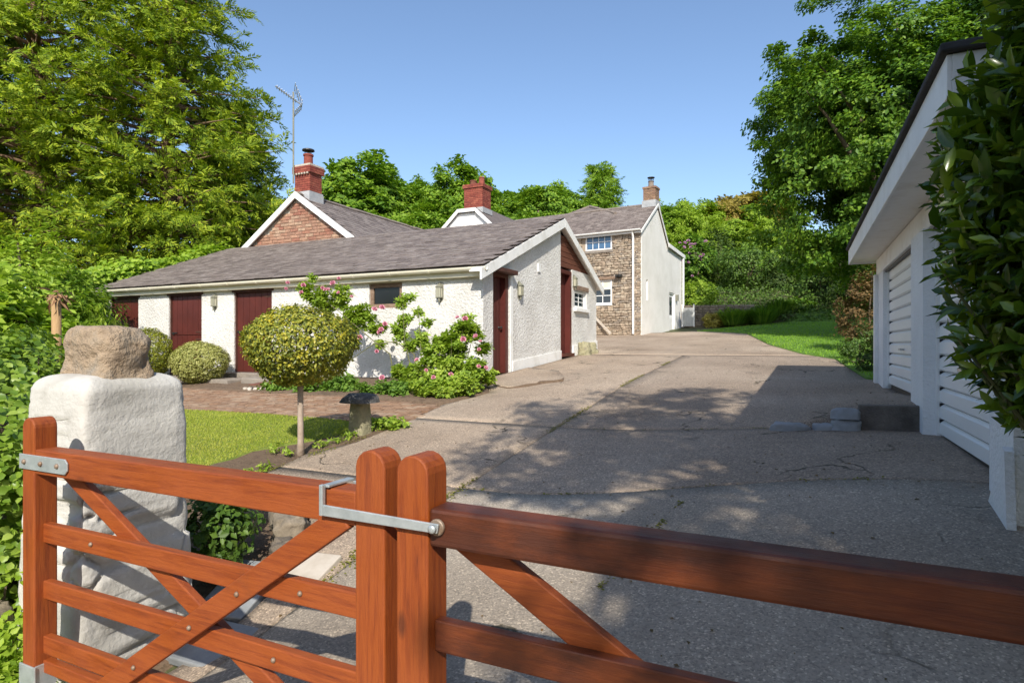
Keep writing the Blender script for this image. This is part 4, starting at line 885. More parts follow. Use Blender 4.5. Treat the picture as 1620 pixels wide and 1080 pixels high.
MB().box(X0 + .1, -1.342, GY + .036, GY + .074, EYE - 1.55, EYE - 1.49).build('rail', 'gate_wood_x', lg, .005)
st = MB().prism([(X0 - .012, GY - .008, EYE - .585), (-2.985, GY - .008, EYE - .585), (-2.965, GY - .008, EYE - .567), (-2.965, GY - .008, EYE - .533), (-2.985, GY - .008, EYE - .515), (X0 - .012, GY - .008, EYE - .515)], (0, .0075, 0)).build('hinge_strap', 'galvanised', lg, .002)
def bolt_head(x, z, y, m='galvanised', r=.013, parent=None, nm='bolt'):
    return MB().lathe([(r, 0), (r, -.004), (r * .7, -.009), (r * .2, -.011)], (x, y, z), 12, 'y').build(nm, m, parent, smooth=True)
for x in (X0 + .035, X0 + .17, X0 + .30): bolt_head(x, EYE - .55, GY - .008, 'rusty_bolt', .012, st)
for px, py in ((375, 939), (300, 992), (212, 1055)):
    x = pX(px, yB - .017); bolt_head(x, zz(py, x, yB - .017), yB - .017, 'rusty_bolt', .010, lg)
for x, z in ((-2.86, -.89), (-1.62, -.89), (-1.75, -1.157)): bolt_head(x, EYE + z, GY + .036, 'rusty_bolt', .010, lg)
MB().box(X0 - .01, X0 + .12, GY - .01, GY - .001, EYE - 1.62, EYE - 1.505).box(X0 + .101, X0 + .110, GY - .001, GY + .09, EYE - 1.62, EYE - 1.505).build('bottom_bracket', 'galvanised', lg, .003)
MB().tube([(X0 + .02, GY + .05, EYE - 1.7), (X0 + .02, GY + .05, EYE - 1.52)], .02, 10).build('pivot_pin', 'galvanised', lg)
# right leaf
rgt = thing('wooden_gate', 'red-brown stained gate leaf with the latch bolt, shaded towards the laurel hedge', 'gate', (-.1, GY + .05, EYE - 1.58), 'entrance gate leaves')
RX0, RX1 = -1.175, .93
rect_stile(RX0, RX0 + .12, GY, GY + .115, EYE - 1.54, EYE - .352).build('meeting_stile', 'gate_wood_z', rgt, .006)
rect_stile(RX1 - .1, RX1, GY, GY + .10, EYE - 1.54, EYE - .352).build('hinge_stile', 'gate_wood_z', rgt, .006)
MB().box(RX0 + .12, RX1 - .1, GY + .004, GY + .112, EYE - .632, EYE - .512).build('top_rail', 'gate_wood_r_shade', rgt, .012)
for a, b in ((-.875, -.975), (-1.14, -1.23), (-1.40, -1.49)): MB().box(RX0 + .12, RX1 - .1, GY + .038, GY + .078, EYE + b, EYE + a).build('rail', 'gate_wood_r_shade', rgt, .005)
yC = GY + .098
MB().beam(pt(712, 828, yC), pt(1062, 1118, yC), .098, .036, (0, 1, 0)).build('brace', 'gate_wood_e', rgt, .005)
# throw-over latch: pivots on the right leaf, loops over the left one
lt_ = thing('gate_latch', 'galvanised throw-over loop latch holding the two gate leaves together', 'latch', (-1.2, GY - .02, EYE - .565))
yl = GY - .022
MB().prism([(-1.46, yl - .004, EYE - .578), (-1.005, yl - .004, EYE - .578), (-1.0, yl - .004, EYE - .548), (-1.46, yl - .004, EYE - .540)], (0, .008, 0)).build('front_bar', 'galvanised', lt_, .003)
MB().box(-1.476, -1.4601, yl - .005, yl + .012, EYE - .579, EYE - .474).box(-1.476, -1.446, yl + .0121, GY + .12, EYE - .486, EYE - .476).build('loop_end', 'galvanised', lt_, .003)
MB().box(-1.446, -1.10, GY + .112, GY + .12, EYE - .50, EYE - .4861).build('rear_bar', 'galvanised', lt_, .002)
MB().lathe([(.026, .004), (.026, -.004), (.023, -.007)], (-1.018, GY - .004, EYE - .565), 18, 'y').build('washer', 'rusty_bolt', lt_)
MB().lathe([(.011, .01), (.011, -.030), (.014, -.030), (.013, -.038), (.005, -.040)], (-1.018, GY + .0, EYE - .563), 12, 'y').build('bolt', 'galvanised', lt_, smooth=True)

# ================================================================== PILLAR AND BOULDER
def rnoise(p, s): return mnoise.noise(Vector(p) * s)
def lumpy(cx, cy, z0, z1, hx0, hy0, hx1, hy1, nseg, nlev, rtop, e, disp):
    V = []; lev = []
    for j in range(nlev + 1): lev.append((z0 + (z1 - rtop - z0) * j / nlev, 1.0))
    for j in range(1, 11): a = math.pi / 2 * j / 10; lev.append((z1 - rtop + rtop * math.sin(a), .985 * math.cos(a) ** .45 if j < 10 else .02))
    for z, k in lev:
        f = (z - z0) / (z1 - z0)
        for i in range(nseg):
            a = 2 * math.pi * i / nseg; c_, s_ = math.cos(a), math.sin(a)
            hxx = hx0 + (hx1 - hx0) * f; hyy = hy0 + (hy1 - hy0) * f
            x = cx + hxx * k * math.copysign(abs(c_) ** (2 / e), c_); y = cy + hyy * k * math.copysign(abs(s_) ** (2 / e), s_)
            d = disp((x, y, z)); V.append((x + c_ * d, y + s_ * d, z + (d * .6 if z > z1 - rtop * .9 else 0)))
    n = nseg; F = [(j * n + i, j * n + (i + 1) % n, (j + 1) * n + (i + 1) % n, (j + 1) * n + i) for j in range(len(lev) - 1) for i in range(n)]
    F.append(tuple((len(lev) - 1) * n + i for i in range(n)))
    return MB().add(V, F)
def pdisp(p):
    q = Vector(p); q = q + mnoise.noise_vector(q * 3.1) * .09
    d, _ = mnoise.voronoi(Vector((q.x * 4.2, q.y * 4.2, q.z * 5.6)))
    joint = max(0, 1 - (d[1] - d[0]) / .10)
    amt = max(0.0, min(1.0, .5 + 1.8 * rnoise(p, 2.3)))
    top_ = max(0.0, min(1.0, (EYE - .30 - p[2]) / .15)); return -.055 * joint * amt * top_ + .008 * rnoise(p, 3.0) + .006 * rnoise(p, 9) + .003 * rnoise(p, 24)
PX, PYc = -3.585, 2.15
pil = lumpy(PX, PYc, EYE - 2.05, EYE - .155, .30, .36, .265, .285, 168, 100, .085, 13, pdisp).build('gate_pillar', 'pillar_paint', None, smooth=True)
tag(pil, 'stout white-painted rubble stone gate pillar with rounded top', 'pillar')
def bdisp(p): return .030 * rnoise(p, 5) + .018 * rnoise(p, 11) + .009 * rnoise(p, 25) - .03 * max(0, rnoise(p, 3.3) - .25)
bld = lumpy(PX + .01, PYc - .02, EYE - .20, EYE + .10, .228, .16, .195, .145, 90, 26, .08, 5, bdisp)
bld = bld.build('boulder', 'sandstone', None, smooth=True); tag(bld, 'rough brown sandstone boulder set on the white gate pillar', 'boulder')

# ================================================================== GARDEN STONEWORK
ss_ = thing('staddle_stone', 'small mushroom-shaped staddle stone with dark cap beside the brick path', 'staddle stone', (-5.12, 6.2, g1(-5.12, 6.2) - .03))
sx_, sy_, sz_ = -5.12, 6.2, g1(-5.12, 6.2)
stm = lumpy(sx_, sy_, sz_ - .06, sz_ + .42, .125, .125, .10, .10, 40, 16, .02, 4.5, lambda p: .006 * rnoise(p, 14)); stm.build('stem', 'lichen_stone', ss_, smooth=True)
cp = lumpy(sx_, sy_, sz_ + .385, sz_ + .50, .25, .23, .19, .18, 48, 4, .07, 2.4, lambda p: .02 * rnoise(p, 8) + .012 * rnoise(p, 22)); cp.build('cap', 'dark_cap_stone', ss_, smooth=True)
blk = thing('concrete_step', 'dark mossy concrete kerb block stepping up to the higher garage door', 'step', (.7, 7.06, EYE - .9))
MB().prism([(.50, 6.98, EYE - 1.0), (1.075, 6.98, EYE - 1.0), (1.075, 6.98, EYE - .592), (.52, 6.98, EYE - .605)], (0, .12, 0)).build('block', 'dark_concrete', blk, .012)
def flat_stone(name, label, c, s_, rotz, m='garden_stone', seed=0, cat='stone', group=None, e=4, rt=.35):
    rq = random.Random(seed); ox = rq.uniform(0, 50)
    mb = lumpy(0, 0, -s_[2] / 2, s_[2] / 2, s_[0] / 2, s_[1] / 2, s_[0] / 2 * .93, s_[1] / 2 * .9, 30, 3, s_[2] * rt, e, lambda p: s_[2] * .16 * rnoise((p[0] + ox, p[1], p[2]), 6 / max(.3, s_[0])) + s_[2] * .07 * rnoise((p[0] + ox, p[1], p[2]), 22))
    o = mb.build(name, m, None, smooth=True); o.location = c; o.rotation_euler = (rq.uniform(-.05, .05), rq.uniform(-.05, .05), rotz)
    return tag(o, label, cat, group)
flat_stone('stone', 'long flat grey stone at the end of the low step', (-.10, 6.97, g1(-.1, 6.9, False) + .03), (.40, .16, .10), .05, 'blue_slab', 1, e=2.8)
flat_stone('stone', 'short flat grey stone between the long stone and the stacked pair', (.22, 6.99, g1(.2, 6.9, False) + .025), (.24, .15, .08), 0, 'blue_slab', 2, e=2.8)
flat_stone('stone', 'lower rounded stone of the stacked pair against the concrete step', (.40, 6.98, g1(.4, 6.9, False) + .06), (.27, .2, .12), .1, 'blue_slab', 3, e=2.6)
flat_stone('stone', 'upper rounded stone of the stacked pair against the concrete step', (.40, 6.98, g1(.4, 6.9, False) + .165), (.27, .2, .11), -.1, 'blue_slab', 4, e=2.6)
for i, (x, y, sx2, sy2, lb) in enumerate(((-3.3, 2.82, .36, .5, 'grey paving slab in the shade of the gate behind the white pillar'), (-3.02, 3.05, .42, .36, 'pale paving slab lying beside the dark evergreen shrub'), (-3.05, 2.40, .5, .36, 'blue-grey paving slab at the foot of the white pillar'))):
    o = MB().box(-sx2 / 2, sx2 / 2, -sy2 / 2, sy2 / 2, -.03, .02).build('paving_slab', 'blue_slab' if i != 1 else 'pebble', None, .008); o.location = (x, y, g1(x, y) + .012); o.rotation_euler = (math.atan(g1(x, y + .15) - g1(x, y - .15)) / .3, -math.atan(g1(x + .15, y) - g1(x - .15, y)) / .3, .2 - .15 * i); tag(o, lb, 'slab')
for i, (x, y, a, h) in enumerate(((-3.42, 3.35, .34, .24), (-3.72, 3.62, .4, .22), (-4.05, 3.95, .36, .16), (-3.25, 3.12, .25, .18))):
    flat_stone('edging_rock', 'dark rough edging rock between the drive and the bed by the gate', (x, y, g1(x, y) + h * .3), (a, a * .7, h), -.7, 'garden_stone', 20 + i, 'rock', 'edging rocks by the gate', 3)
for i, (px, py, wd) in enumerate(((352, 603, 1.1), (430, 602, 1.2), (290, 603, 1.0))):
    x = pX(px, 9.75); o = MB().box(-wd / 2, wd / 2, -.28, .28, -.08, .05).build('doorstep_slab', 'slate_slab', None, .02); o.location = (x, 9.72, g1(x, 9.72) + .03 + .012 * i); o.rotation_euler = (.02, .01, .03 * (i - 1)); tag(o, 'rough flat stone slab laid in front of the maroon stable doors', 'slab', 'doorstep slabs')
rx = pX(425, 9.0); o = MB().prism([(-.32, -.2, 0), (.3, -.22, 0), (.34, .16, 0), (-.28, .2, 0)], (0, 0, .012)).build('metal_plate', 'rust', None); o.location = (rx, 9.0, g1(rx, 9.0) + .07); o.rotation_euler = (.08, .05, .2); tag(o, 'rusty red metal cover lying on pale pebbles', 'cover')
for i in range(9):
    x = rx - .42 + i * .1; y = 8.78 + .05 * math.sin(i * 2.1); flat_stone('pebble', 'pale rounded pebble in the row beside the rusty cover', (x, y, g1(x, y) + .02), (.10 + .02 * (i % 3), .08, .06), i, 'pebble', 40 + i, 'pebble', 'pebbles by the rusty cover', 2.5)
wp_ = pY(930, GX + .22); 
for i, dy in enumerate((-.22, .15)):
    flat_stone('garden_rock', 'mossy pale round rock against the outbuilding plinth', (GX + .2 + .05 * i, wp_ + dy, g1(GX + .2, wp_) + .14), (.36, .38, .38), i, 'lichen_stone', 60 + i, 'rock', 'rocks at the plinth', 2.3, .8)
# retaining wall of the bank and garden side gate by the stone house
rw = thing('retaining_wall', 'low dry-stone retaining wall below the planted bank beside the stone house', 'wall', (-3.4, 32.4, g1(-3.4, 32.4)))
a_, b_ = Vector((-6.0, 31.9, 0)), Vector((-2.4, 32.85, 0)); dr_ = (b_ - a_).normalized(); nn = Vector((dr_.y, -dr_.x, 0)); ang_ = math.atan2(dr_.y, dr_.x)
zb0 = g1(-3.4, 31.5) - .25; L = []; rg = random.Random(31)
MB().prism([a_ + Vector((0, 0, zb0 - .3)), b_ + Vector((0, 0, zb0 - .3)), b_ + Vector((0, 0, zb0 + 1.25)), a_ + Vector((0, 0, zb0 + 1.25))], -nn * .5).build('core', 'stone_mortar', rw)
for j in range(10):
    x = 0
    while x < 3.6:
        l = rg.uniform(.22, .55); p = a_ + dr_ * (x + l / 2) + nn * .0; L.append(TRS((p.x, p.y, zb0 + .07 + j * .135), (0, 0, ang_ + rg.uniform(-.05, .05)), (l - .02, .16, .122))); x += l
pieces(rw, 'stone', [unit_box('garden_stone', .07, k, .12) for k in range(5)], L, 'garden_stone', 200)
gg = thing('garden_gate', 'plain white boarded side gate between the stone house and the bank', 'gate', (*at(1088, 30.4), g1(*at(1088, 30.4))))
gx1, gy1 = at(1088, 30.4); zg = g1(gx1, gy1)
for i in range(6): MB().box(gx1 - .24 + i * .085, gx1 - .24 + i * .085 + .08, gy1, gy1 + .03, zg + .03, zg + .95).build('board', 'shaded_white_board', gg)
[MB().box(a_, b_, gy1 - .02, gy1 + .05, zg, zg + 1.12).build('post', 'white_paint', gg) for a_, b_ in ((gx1 - .30, gx1 - .245), (gx1 + .275, gx1 + .33))]
lp = thing('leaning_plank', 'pale timber batten leaning against the rubble stone wall', 'plank', (hx - 2, hy - .3, HZ))
mv = Matrix.Translation((hx, hy, HZ)) @ Matrix.Rotation(-R(5.5), 4, 'Z'); MB().beam(mv @ Vector((-2.12, -.14, .80)), mv @ Vector((-1.28, -.30, .03)), .04, .10).build('batten', 'pebble', lp)
# ================================================================== WALL LANTERNS
def make_lantern(label):
    t = thing('wall_lantern', label, 'lantern', (0, 0, 0), 'half lanterns on the outbuilding walls', world=False)
    n = 10; pr = [(.072 * math.cos(math.pi * i / n), .16 - .02 + .075 * math.sin(math.pi * i / n)) for i in range(n + 1)]
    prof = pr + [(-.072, -.12), (0, -.2), (.072, -.12)]
    MB().prism([(a, 0, b) for a, b in prof], (0, -.012, 0)).build('backplate', 'lantern_metal', t)
    MB().prism([(-.058, -.013, .10), (.058, -.013, .10), (.05, -.085, .10), (-.05, -.085, .10)], (0, 0, -.19)).build('glass', 'lantern_glass', t)
    f = MB()
    for x, y in ((-.058, -.016), (.058, -.016), (-.05, -.085), (.05, -.085), (0, -.088)): f.beam((x, y, -.092), (x, y, .102), .012, .012, (0, 1, 0))
    f.box(-.066, .066, -.095, -.0135, .1025, .118).box(-.062, .062, -.093, -.0135, -.108, -.0925); f.build('cage', 'lantern_metal', t)
    MB().add([(-.07, -.013, .1185), (.07, -.013, .1185), (.06, -.1, .1185), (-.06, -.1, .1185), (0, -.02, .2)], [(0, 3, 2, 1), (0, 1, 4), (1, 2, 4), (2, 3, 4), (3, 0, 4)]).build('hood', 'lantern_metal', t)
    MB().lathe([(.012, 0), (.03, .05), (.02, .07), (.035, .085)], (0, -.05, -.195), 8).build('finial', 'lantern_metal', t)
    return t
la = make_lantern('verdigris half lantern between the two right-hand stable doors'); x = pX(341, FY); la.location = (x, FY - .005, zz(478, x, FY))
x = pX(697, FY); copy_tree(la, (x, FY - .005, zz(463, x, FY)), 0, 1, 'verdigris half lantern on the white wall above the rose bush')
y = pY(820.5, GX); copy_tree(la, (GX + .005, y, zz(460, GX, y)), math.pi / 2, 1, 'verdigris half lantern beside the first gable door')
y = pY(910, GX); copy_tree(la, (GX + .005, dC[1] + .12, zz(447, GX, dC[1] + .12)), math.pi / 2, 1, 'verdigris half lantern between the far gable door and its small window')
# ================================================================== PLANTS
def bush(name, label, cat, c, r, n, L, W, m, clr=.16, lo=.5, power=.4, seed=0, group=None, kind='d', stem=True, upb=.5, outb=.9, stem_m='bark', base=None, per=24, lump=.18, part='foliage', flat=.8):
    """c: centre of the leafy body, r: its half-sizes; uneven outline, gaps between leaf clumps"""
    rg = np.random.default_rng(seed + 100); bz = base if base is not None else g1(c[0], c[1])
    t = thing(name, label, cat, (c[0], c[1], bz), group)
    nc = max(8, n // per); cl = ell_clumps(rg, nc, (0, 0, 0), (1, 1, 1), lo, power)
    ph = rg.uniform(0, 6, 6); cl *= (1 + lump * (np.sin(cl[:, 0] * 4 + ph[0]) * np.sin(cl[:, 1] * 4 + ph[1]) + np.sin(cl[:, 2] * 5 + ph[2])))[:, None] if lump else 1
    cl = cl * np.array(r) + np.array([0, 0, c[2] - bz])
    V, F = clumps_to_leaves(rg, cl, np.full(len(cl), clr), per, L, W, np.array([0, 0, c[2] - bz]), upb, outb, flat, kind)
    V[:, 2] = np.maximum(V[:, 2], -.02)
    link(part, npmesh(part, V, F, m), t)
    if stem:
        mb = MB(); rs0 = max(.006, min(r) * .035)
        for k in range(7):
            e = cl[rg.integers(len(cl))]; a = rg.normal(0, .08, 2) * r[0]; mid = e * .5
            mb.tube([(a[0], a[1], -.05), (mid[0] * .7, mid[1] * .7, mid[2]), tuple(e)], [rs0 * 1.4, rs0, rs0 * .4], 6, False)
        OFF[t.name] = Vector(); mb.build('stem', stem_m, t)
        OFF[t.name] = Vector(t.location)
    return t
def rosette(m, n=15, r=.045, seed=0):
    rg = np.random.default_rng(seed); k = np.arange(n); f = k / n; az = k * 2.4
    D = np.stack([np.cos(az) * (.25 + .8 * f), np.sin(az) * (.25 + .8 * f), 1.15 - f], 1); D = nrmz(D)
    P = D * r * .15; N = nrmz(np.stack([-np.cos(az) * .6, -np.sin(az) * .6, np.full(n, .8)], 1))
    V, F = bigleaf(P, D, N, np.full(n, r * 1.0), np.full(n, r * 1.25), -.05, -.25); return npmesh('bloom', V, F, m, True)
bloom_me = [rosette('pink_petal', 15, .05, k) for k in range(2)]; mauve_me = rosette('mauve_petal', 18, .16, 5)
def blooms(root, pts, meshes, facing=(0.3, -.8, .5), smin=.7, smax=1.2, seed=0):
    rq = random.Random(seed); off = OFF.get(root.name, Vector())
    for i, p in enumerate(pts):
        o = link('bloom', meshes[i % len(meshes)], root); d = (Vector(facing) + Vector((rq.uniform(-.6, .6), rq.uniform(-.6, .6), rq.uniform(-.3, .5)))).normalized()
        o.location = Vector(p) - off; o.rotation_euler = d.to_track_quat('Z', 'Y').to_euler(); o.scale = (rq.uniform(smin, smax),) * 3
def bpx(px, py, d, ddz=0): x, y = at(px, d); return (x, y, zz(py, x, y) + ddz)
# --- clipped standard tree on the lawn edge
tx, ty = -5.13, 5.18; tz = g1(tx, ty)
ball = bush('standard_tree', 'clipped variegated holly standard with mushroom crown on a bare pale stem', 'tree', (tx, ty, EYE - .0), (.60, .60, .43), 16000, .040, .023, 'leaf_variegated', .05, .88, .35, 3, base=tz, stem=False, outb=1.1, upb=.35, lump=.04, part='crown', per=10, flat=1)
rg = np.random.default_rng(5); mb = MB(); OFF[ball.name] = Vector()
mb.tube([(0, 0, -.05), (.005, .0, .12), (-.01, .01, .45), (.0, .0, .78), (0, 0, .98), (.02, 0, 1.15)], [.052, .036, .033, .034, .044, .026], 12); mb.build('trunk', 'pale_bark', ball, smooth=True)
mb = MB()
for k in range(26):
    a = rg.uniform(0, 6.28); e = rg.uniform(.25, .95); rr_ = rg.uniform(.25, .5); z1 = 1.22 + rg.uniform(-.22, .3)
    mb.tube([(0, 0, .82 + rg.uniform(0, .16)), (math.cos(a) * rr_ * .5, math.sin(a) * rr_ * .5, 1.0 + rg.uniform(-.02, .08)), (math.cos(a) * rr_, math.sin(a) * rr_, z1)], [.018, .012, .005], 6, False)
mb.build('branches', 'bark', ball); OFF[ball.name] = Vector(ball.location)
# --- clipped balls
x, y = at(235, 15.0); bush('clipped_shrub', 'yellow-green clipped box ball in front of the middle stable door', 'shrub', (x, y, EYE - .20), (.50, .50, .60), 12000, .045, .026, 'leaf_box', .06, .86, .35, 4, lump=.04, outb=1.2, flat=1, per=10)
x, y = at(316, 13.9); bush('clipped_shrub', 'pale clipped privet ball between two maroon stable doors', 'shrub', (x, y, EYE - .40), (.60, .60, .46), 15000, .042, .025, 'leaf_privet', .05, .86, .35, 5, lump=.03, outb=1.2, flat=1, per=10)
# --- bed plants below the wall
for i, (px, py, d, rx_, rz_, n) in enumerate(((440, 612, 11.9, .28, .16, 900), (495, 612, 11.6, .34, .20, 1300), (540, 610, 11.4, .36, .20, 1300), (590, 618, 10.9, .30, .13, 800), (628, 618, 10.5, .25, .2, 700))):
    x, y, z = bpx(px, py, d); bush('low_plant', 'mound of soft green leaves in the bed under the white wall', 'plant', (x, y, z), (rx_, rx_ * .8, rz_), n, .065, .06, 'leaf_low', .1, .4, .5, 20 + i, 'low plants in the bed', outb=.5, upb=.9)
x, y, z = bpx(612, 676, 8.0); bush('low_plant', 'bright low creeping plant beside the staddle stone', 'plant', (x, y, g1(x, y) + .05), (.28, .2, .08), 700, .05, .04, 'leaf_rose', .06, .4, .5, 31, outb=.3, upb=1)
rq = random.Random(12)
for i, (px, py) in enumerate(((418, 735), (455, 718), (508, 706), (530, 700), (547, 695), (560, 690), (437, 712), (395, 742), (585, 682))):
    from_g = at(px, 6.0 + (745 - py) * .03); x, y = from_g
    bush('bed_weed', 'small pale seedling plant in the soil along the drive edge', 'plant', (x, y, g1(x, y) + .035), (.075, .075, .05), 34, .06, .022, 'leaf_rose', .04, .3, .5, 50 + i, 'seedlings along the drive edge', stem=False, outb=.8, upb=.6, per=6)
# --- rose bush and climber
rx0, ry0 = at(712, 10.6); zr0 = g1(rx0, ry0)
def rose(name, label, body, n_per, seedv, bl, dflt, canes, leafL=.075):
    rg = np.random.default_rng(seedv); x0, y0 = at(body[0][0], body[0][3]); z0 = g1(x0, y0)
    t = thing(name, label, 'rose', (x0, y0, z0)); parts = []
    cl = []; rad = []
    for px, py, rr_, d, dens in body:
        p = np.array(bpx(px, py, d)); k = max(2, int(dens * (1 if name == 'rose_bush' else 1.6))); rr_ = rr_ * (1 if name == 'rose_bush' else 1.2); u = rdirs(rg, k) * rr_ * rg.random(k)[:, None] ** .5; u[:, 1] *= .6; cl.append(p + u); rad.append(np.full(k, .085))
    cl = np.concatenate(cl) - np.array([x0, y0, z0]); rad = np.concatenate(rad)
    V, F = clumps_to_leaves(rg, cl, rad, n_per, leafL, leafL * .62, np.array([0, .6, -.5]), .5, .6, .9); V[:, 2] = np.maximum(V[:, 2], -.05)
    link('foliage', npmesh('foliage', V, F, 'leaf_rose'), t)
    mb = MB()
    for cn in canes: mb.tube([bpx(px, py, d) for px, py, d in cn], [.014 - .009 * i / (len(cn) - 1) for i in range(len(cn))], 6, False)
    k = 0
    for c_ in cl[::5]: mb.tube([(x0 + c_[0] * .35, y0 + c_[1] * .35, z0), tuple(np.array([x0, y0, z0]) + c_ * [.75, .75, .6]), tuple(np.array([x0, y0, z0]) + c_)], [.008, .005, .002], 5, False) if name == 'rose_bush' else None
    mb.build('cane', 'green_twig', t); blooms(t, [bpx(px, py, dflt - .12 * (i % 2)) for i, (px, py) in enumerate(bl)], bloom_me, seed=seedv); return t
rose('rose_bush', 'pink-flowering rose bush growing against the white outbuilding corner',
     [(712, 590, .36, 10.3, 46), (720, 545, .34, 10.7, 40), (745, 525, .22, 10.9, 18), (680, 570, .24, 10.6, 20), (745, 590, .30, 10.3, 32), (690, 612, .26, 10.0, 24), (725, 612, .26, 9.9, 26), (768, 600, .18, 10.6, 12), (655, 590, .14, 10.8, 8), (632, 585, .16, 11.0, 12), (765, 550, .14, 11, 7), (650, 600, .22, 10.7, 16), (668, 612, .2, 10.3, 14), (640, 612, .16, 10.8, 9), (735, 520, .24, 10.8, 16), (700, 545, .24, 10.7, 16)], 62, 1,
     [(724, 503), (736, 505), (753, 532), (733, 537), (760, 541), (660, 570), (675, 586), (686, 597), (734, 588), (757, 580), (768, 582), (713, 593), (717, 602), (698, 617), (712, 615), (744, 608), (605, 598), (758, 553)], 10.15,
     [[(700, 625, 10.3), (690, 590, 10.4), (665, 572, 10.6)], [(715, 625, 10.3), (725, 560, 10.6), (735, 505, 10.8)]])
rose('climbing_rose', 'sparse pink climbing rose trained along the white wall under the small window',
     [(560, 505, .22, 11.9, 22), (485, 462, .16, 12.1, 12), (512, 475, .22, 12.0, 22), (540, 470, .2, 12.0, 17), (575, 500, .2, 11.9, 15), (595, 515, .16, 11.8, 11), (632, 525, .16, 11.6, 13), (640, 508, .10, 11.6, 5), (664, 538, .12, 11.5, 10), (648, 548, .10, 11.5, 6), (635, 478, .09, 11.6, 5), (663, 495, .05, 11.6, 2), (677, 510, .05, 11.5, 2), (648, 470, .05, 11.6, 2), (600, 545, .07, 11.7, 3), (497, 440, .06, 12.1, 2)], 40, 2,
     [(452, 457), (455, 448), (536, 441), (527, 449), (510, 456), (515, 458), (519, 459), (536, 463), (556, 470), (592, 490), (604, 487), (609, 513), (601, 526), (603, 522), (569, 534), (596, 556), (477, 463), (480, 452)], 11.7,
     [[(625, 605, 11.4), (617, 560, 11.5), (580, 530, 11.7), (545, 500, 11.8), (490, 455, 12)], [(660, 600, 11.3), (655, 560, 11.4), (625, 540, 11.5), (590, 545, 11.6), (560, 565, 11.7), (545, 585, 11.7)], [(655, 600, 11.3), (640, 540, 11.45), (637, 480, 11.5)], [(668, 600, 11.2), (665, 540, 11.4), (662, 490, 11.5)]])
# --- evergreen by the pillar, plants at the garage corner
x, y = at(347, 4.15); bush('evergreen_shrub', 'small dark evergreen shrub behind the white gate pillar', 'shrub', (x, y, EYE - 1.27), (.24, .26, .24), 1500, .055, .036, 'leaf_dark', .07, .6, .4, 40, outb=1, lump=.06)
for i, (px, d, h, r0, n, mm) in enumerate(((1352, 12.4, .30, .28, 900, 'leaf_dark'), (1366, 11.2, .28, .24, 900, 'leaf_yew'), (1338, 13.4, .26, .3, 900, 'leaf_dark'), (1375, 13.6, .55, .45, 1500, 'leaf_yew'))):
    x, y = at(px, d); bush('border_shrub', 'low dark bushy plant at the far corner of the garage', 'shrub', (x + .1, y, g1(x, y) + h * .8), (r0, r0, h), n, .055, .03, mm, .09, .4, .5, 60 + i, 'plants at the garage corner')
x, y = at(1362, 15.2); bush('bronze_shrub', 'tall brown-leaved shrub half hidden by the garage corner', 'shrub', (x + .15, y, EYE + .75), (.62, .6, 1.2), 5200, .08, .05, 'leaf_brown', .15, .5, .4, 66)
# --- bank and border shrubs beyond the right lawn
def pb(name, label, px, py0, py1, d, wpx, n, L, m, seed, group=None, **k):
    x, y = at(px, d); zt = zz(py0, x, y); zb2 = min(zz(py1, x, y), zt - .3); r0 = wpx / 2 * d / FPX; bz = min(g1(x, y), zb2)
    return bush(name, label, 'shrub', (x, y, (zt + zb2) / 2), (r0, r0, (zt - zb2) / 2), n, L, L * .55, m, max(.15, r0 * .22), .5, .4, seed, group, base=bz, **k)
rh = pb('rhododendron', 'tall rhododendron with mauve-pink blooms behind the white gable end', 1098, 368, 475, 38.5, 62, 4500, .22, 'leaf_oak', 70)
rqn = np.random.default_rng(8); off = rh.location
blooms(rh, [bpx(1075 + rqn.uniform(0, 42), 378 + rqn.uniform(0, 38), 37.3 + rqn.uniform(0, .3)) for i in range(16)] + [bpx(1108, 406, 37.2), bpx(1112, 403, 37.2), bpx(1095, 437, 37.4)], [mauve_me], smin=.55, smax=.9)
pb('dark_shrub', 'dark evergreen bush beside the pink rhododendron', 1135, 362, 478, 40, 72, 5000, .17, 'leaf_yew', 71)
pb('domed_shrub', 'broad domed shrub with brown underside in the middle of the bank', 1180, 386, 462, 36.5, 88, 6500, .15, 'leaf_dark', 72)
pb('dark_shrub', 'dark shrub between the domed shrub and the tall tree', 1237, 405, 485, 36, 70, 4500, .17, 'leaf_yew', 73)
pb('bright_shrub', 'bright green shrub on top of the retaining wall', 1106, 450, 500, 33.0, 58, 3600, .17, 'leaf_lime', 74)
pb('leafy_shrub', 'rounded green shrub in front of the retaining wall beside the golden one', 1150, 484, 524, 31, 34, 1800, .13, 'leaf_back', 78)
pb('golden_shrub', 'small golden-cream rounded shrub below the retaining wall', 1127, 493, 524, 30.5, 26, 1300, .11, 'leaf_gold', 75)
pb('leafy_shrub', 'mid-green leafy shrub at the back edge of the lawn', 1262, 470, 512, 32, 46, 2400, .15, 'leaf_oak', 76)
for i, (px, a, b, d, wd, mm) in enumerate(((1305, 395, 512, 33, 84, 'leaf_dark'), (1345, 365, 512, 31, 84, 'leaf_yew'), (1390, 360, 512, 30, 84, 'leaf_dark'), (1270, 400, 505, 35, 70, 'leaf_yew'))):
    pb('hedge_shrub', 'dark bushy shrub in the shaded hedge behind the lawn under the tall tree', px, a, b, d, wd, 3500, .17, mm, 80 + i, 'shaded hedge behind the lawn', per=18)
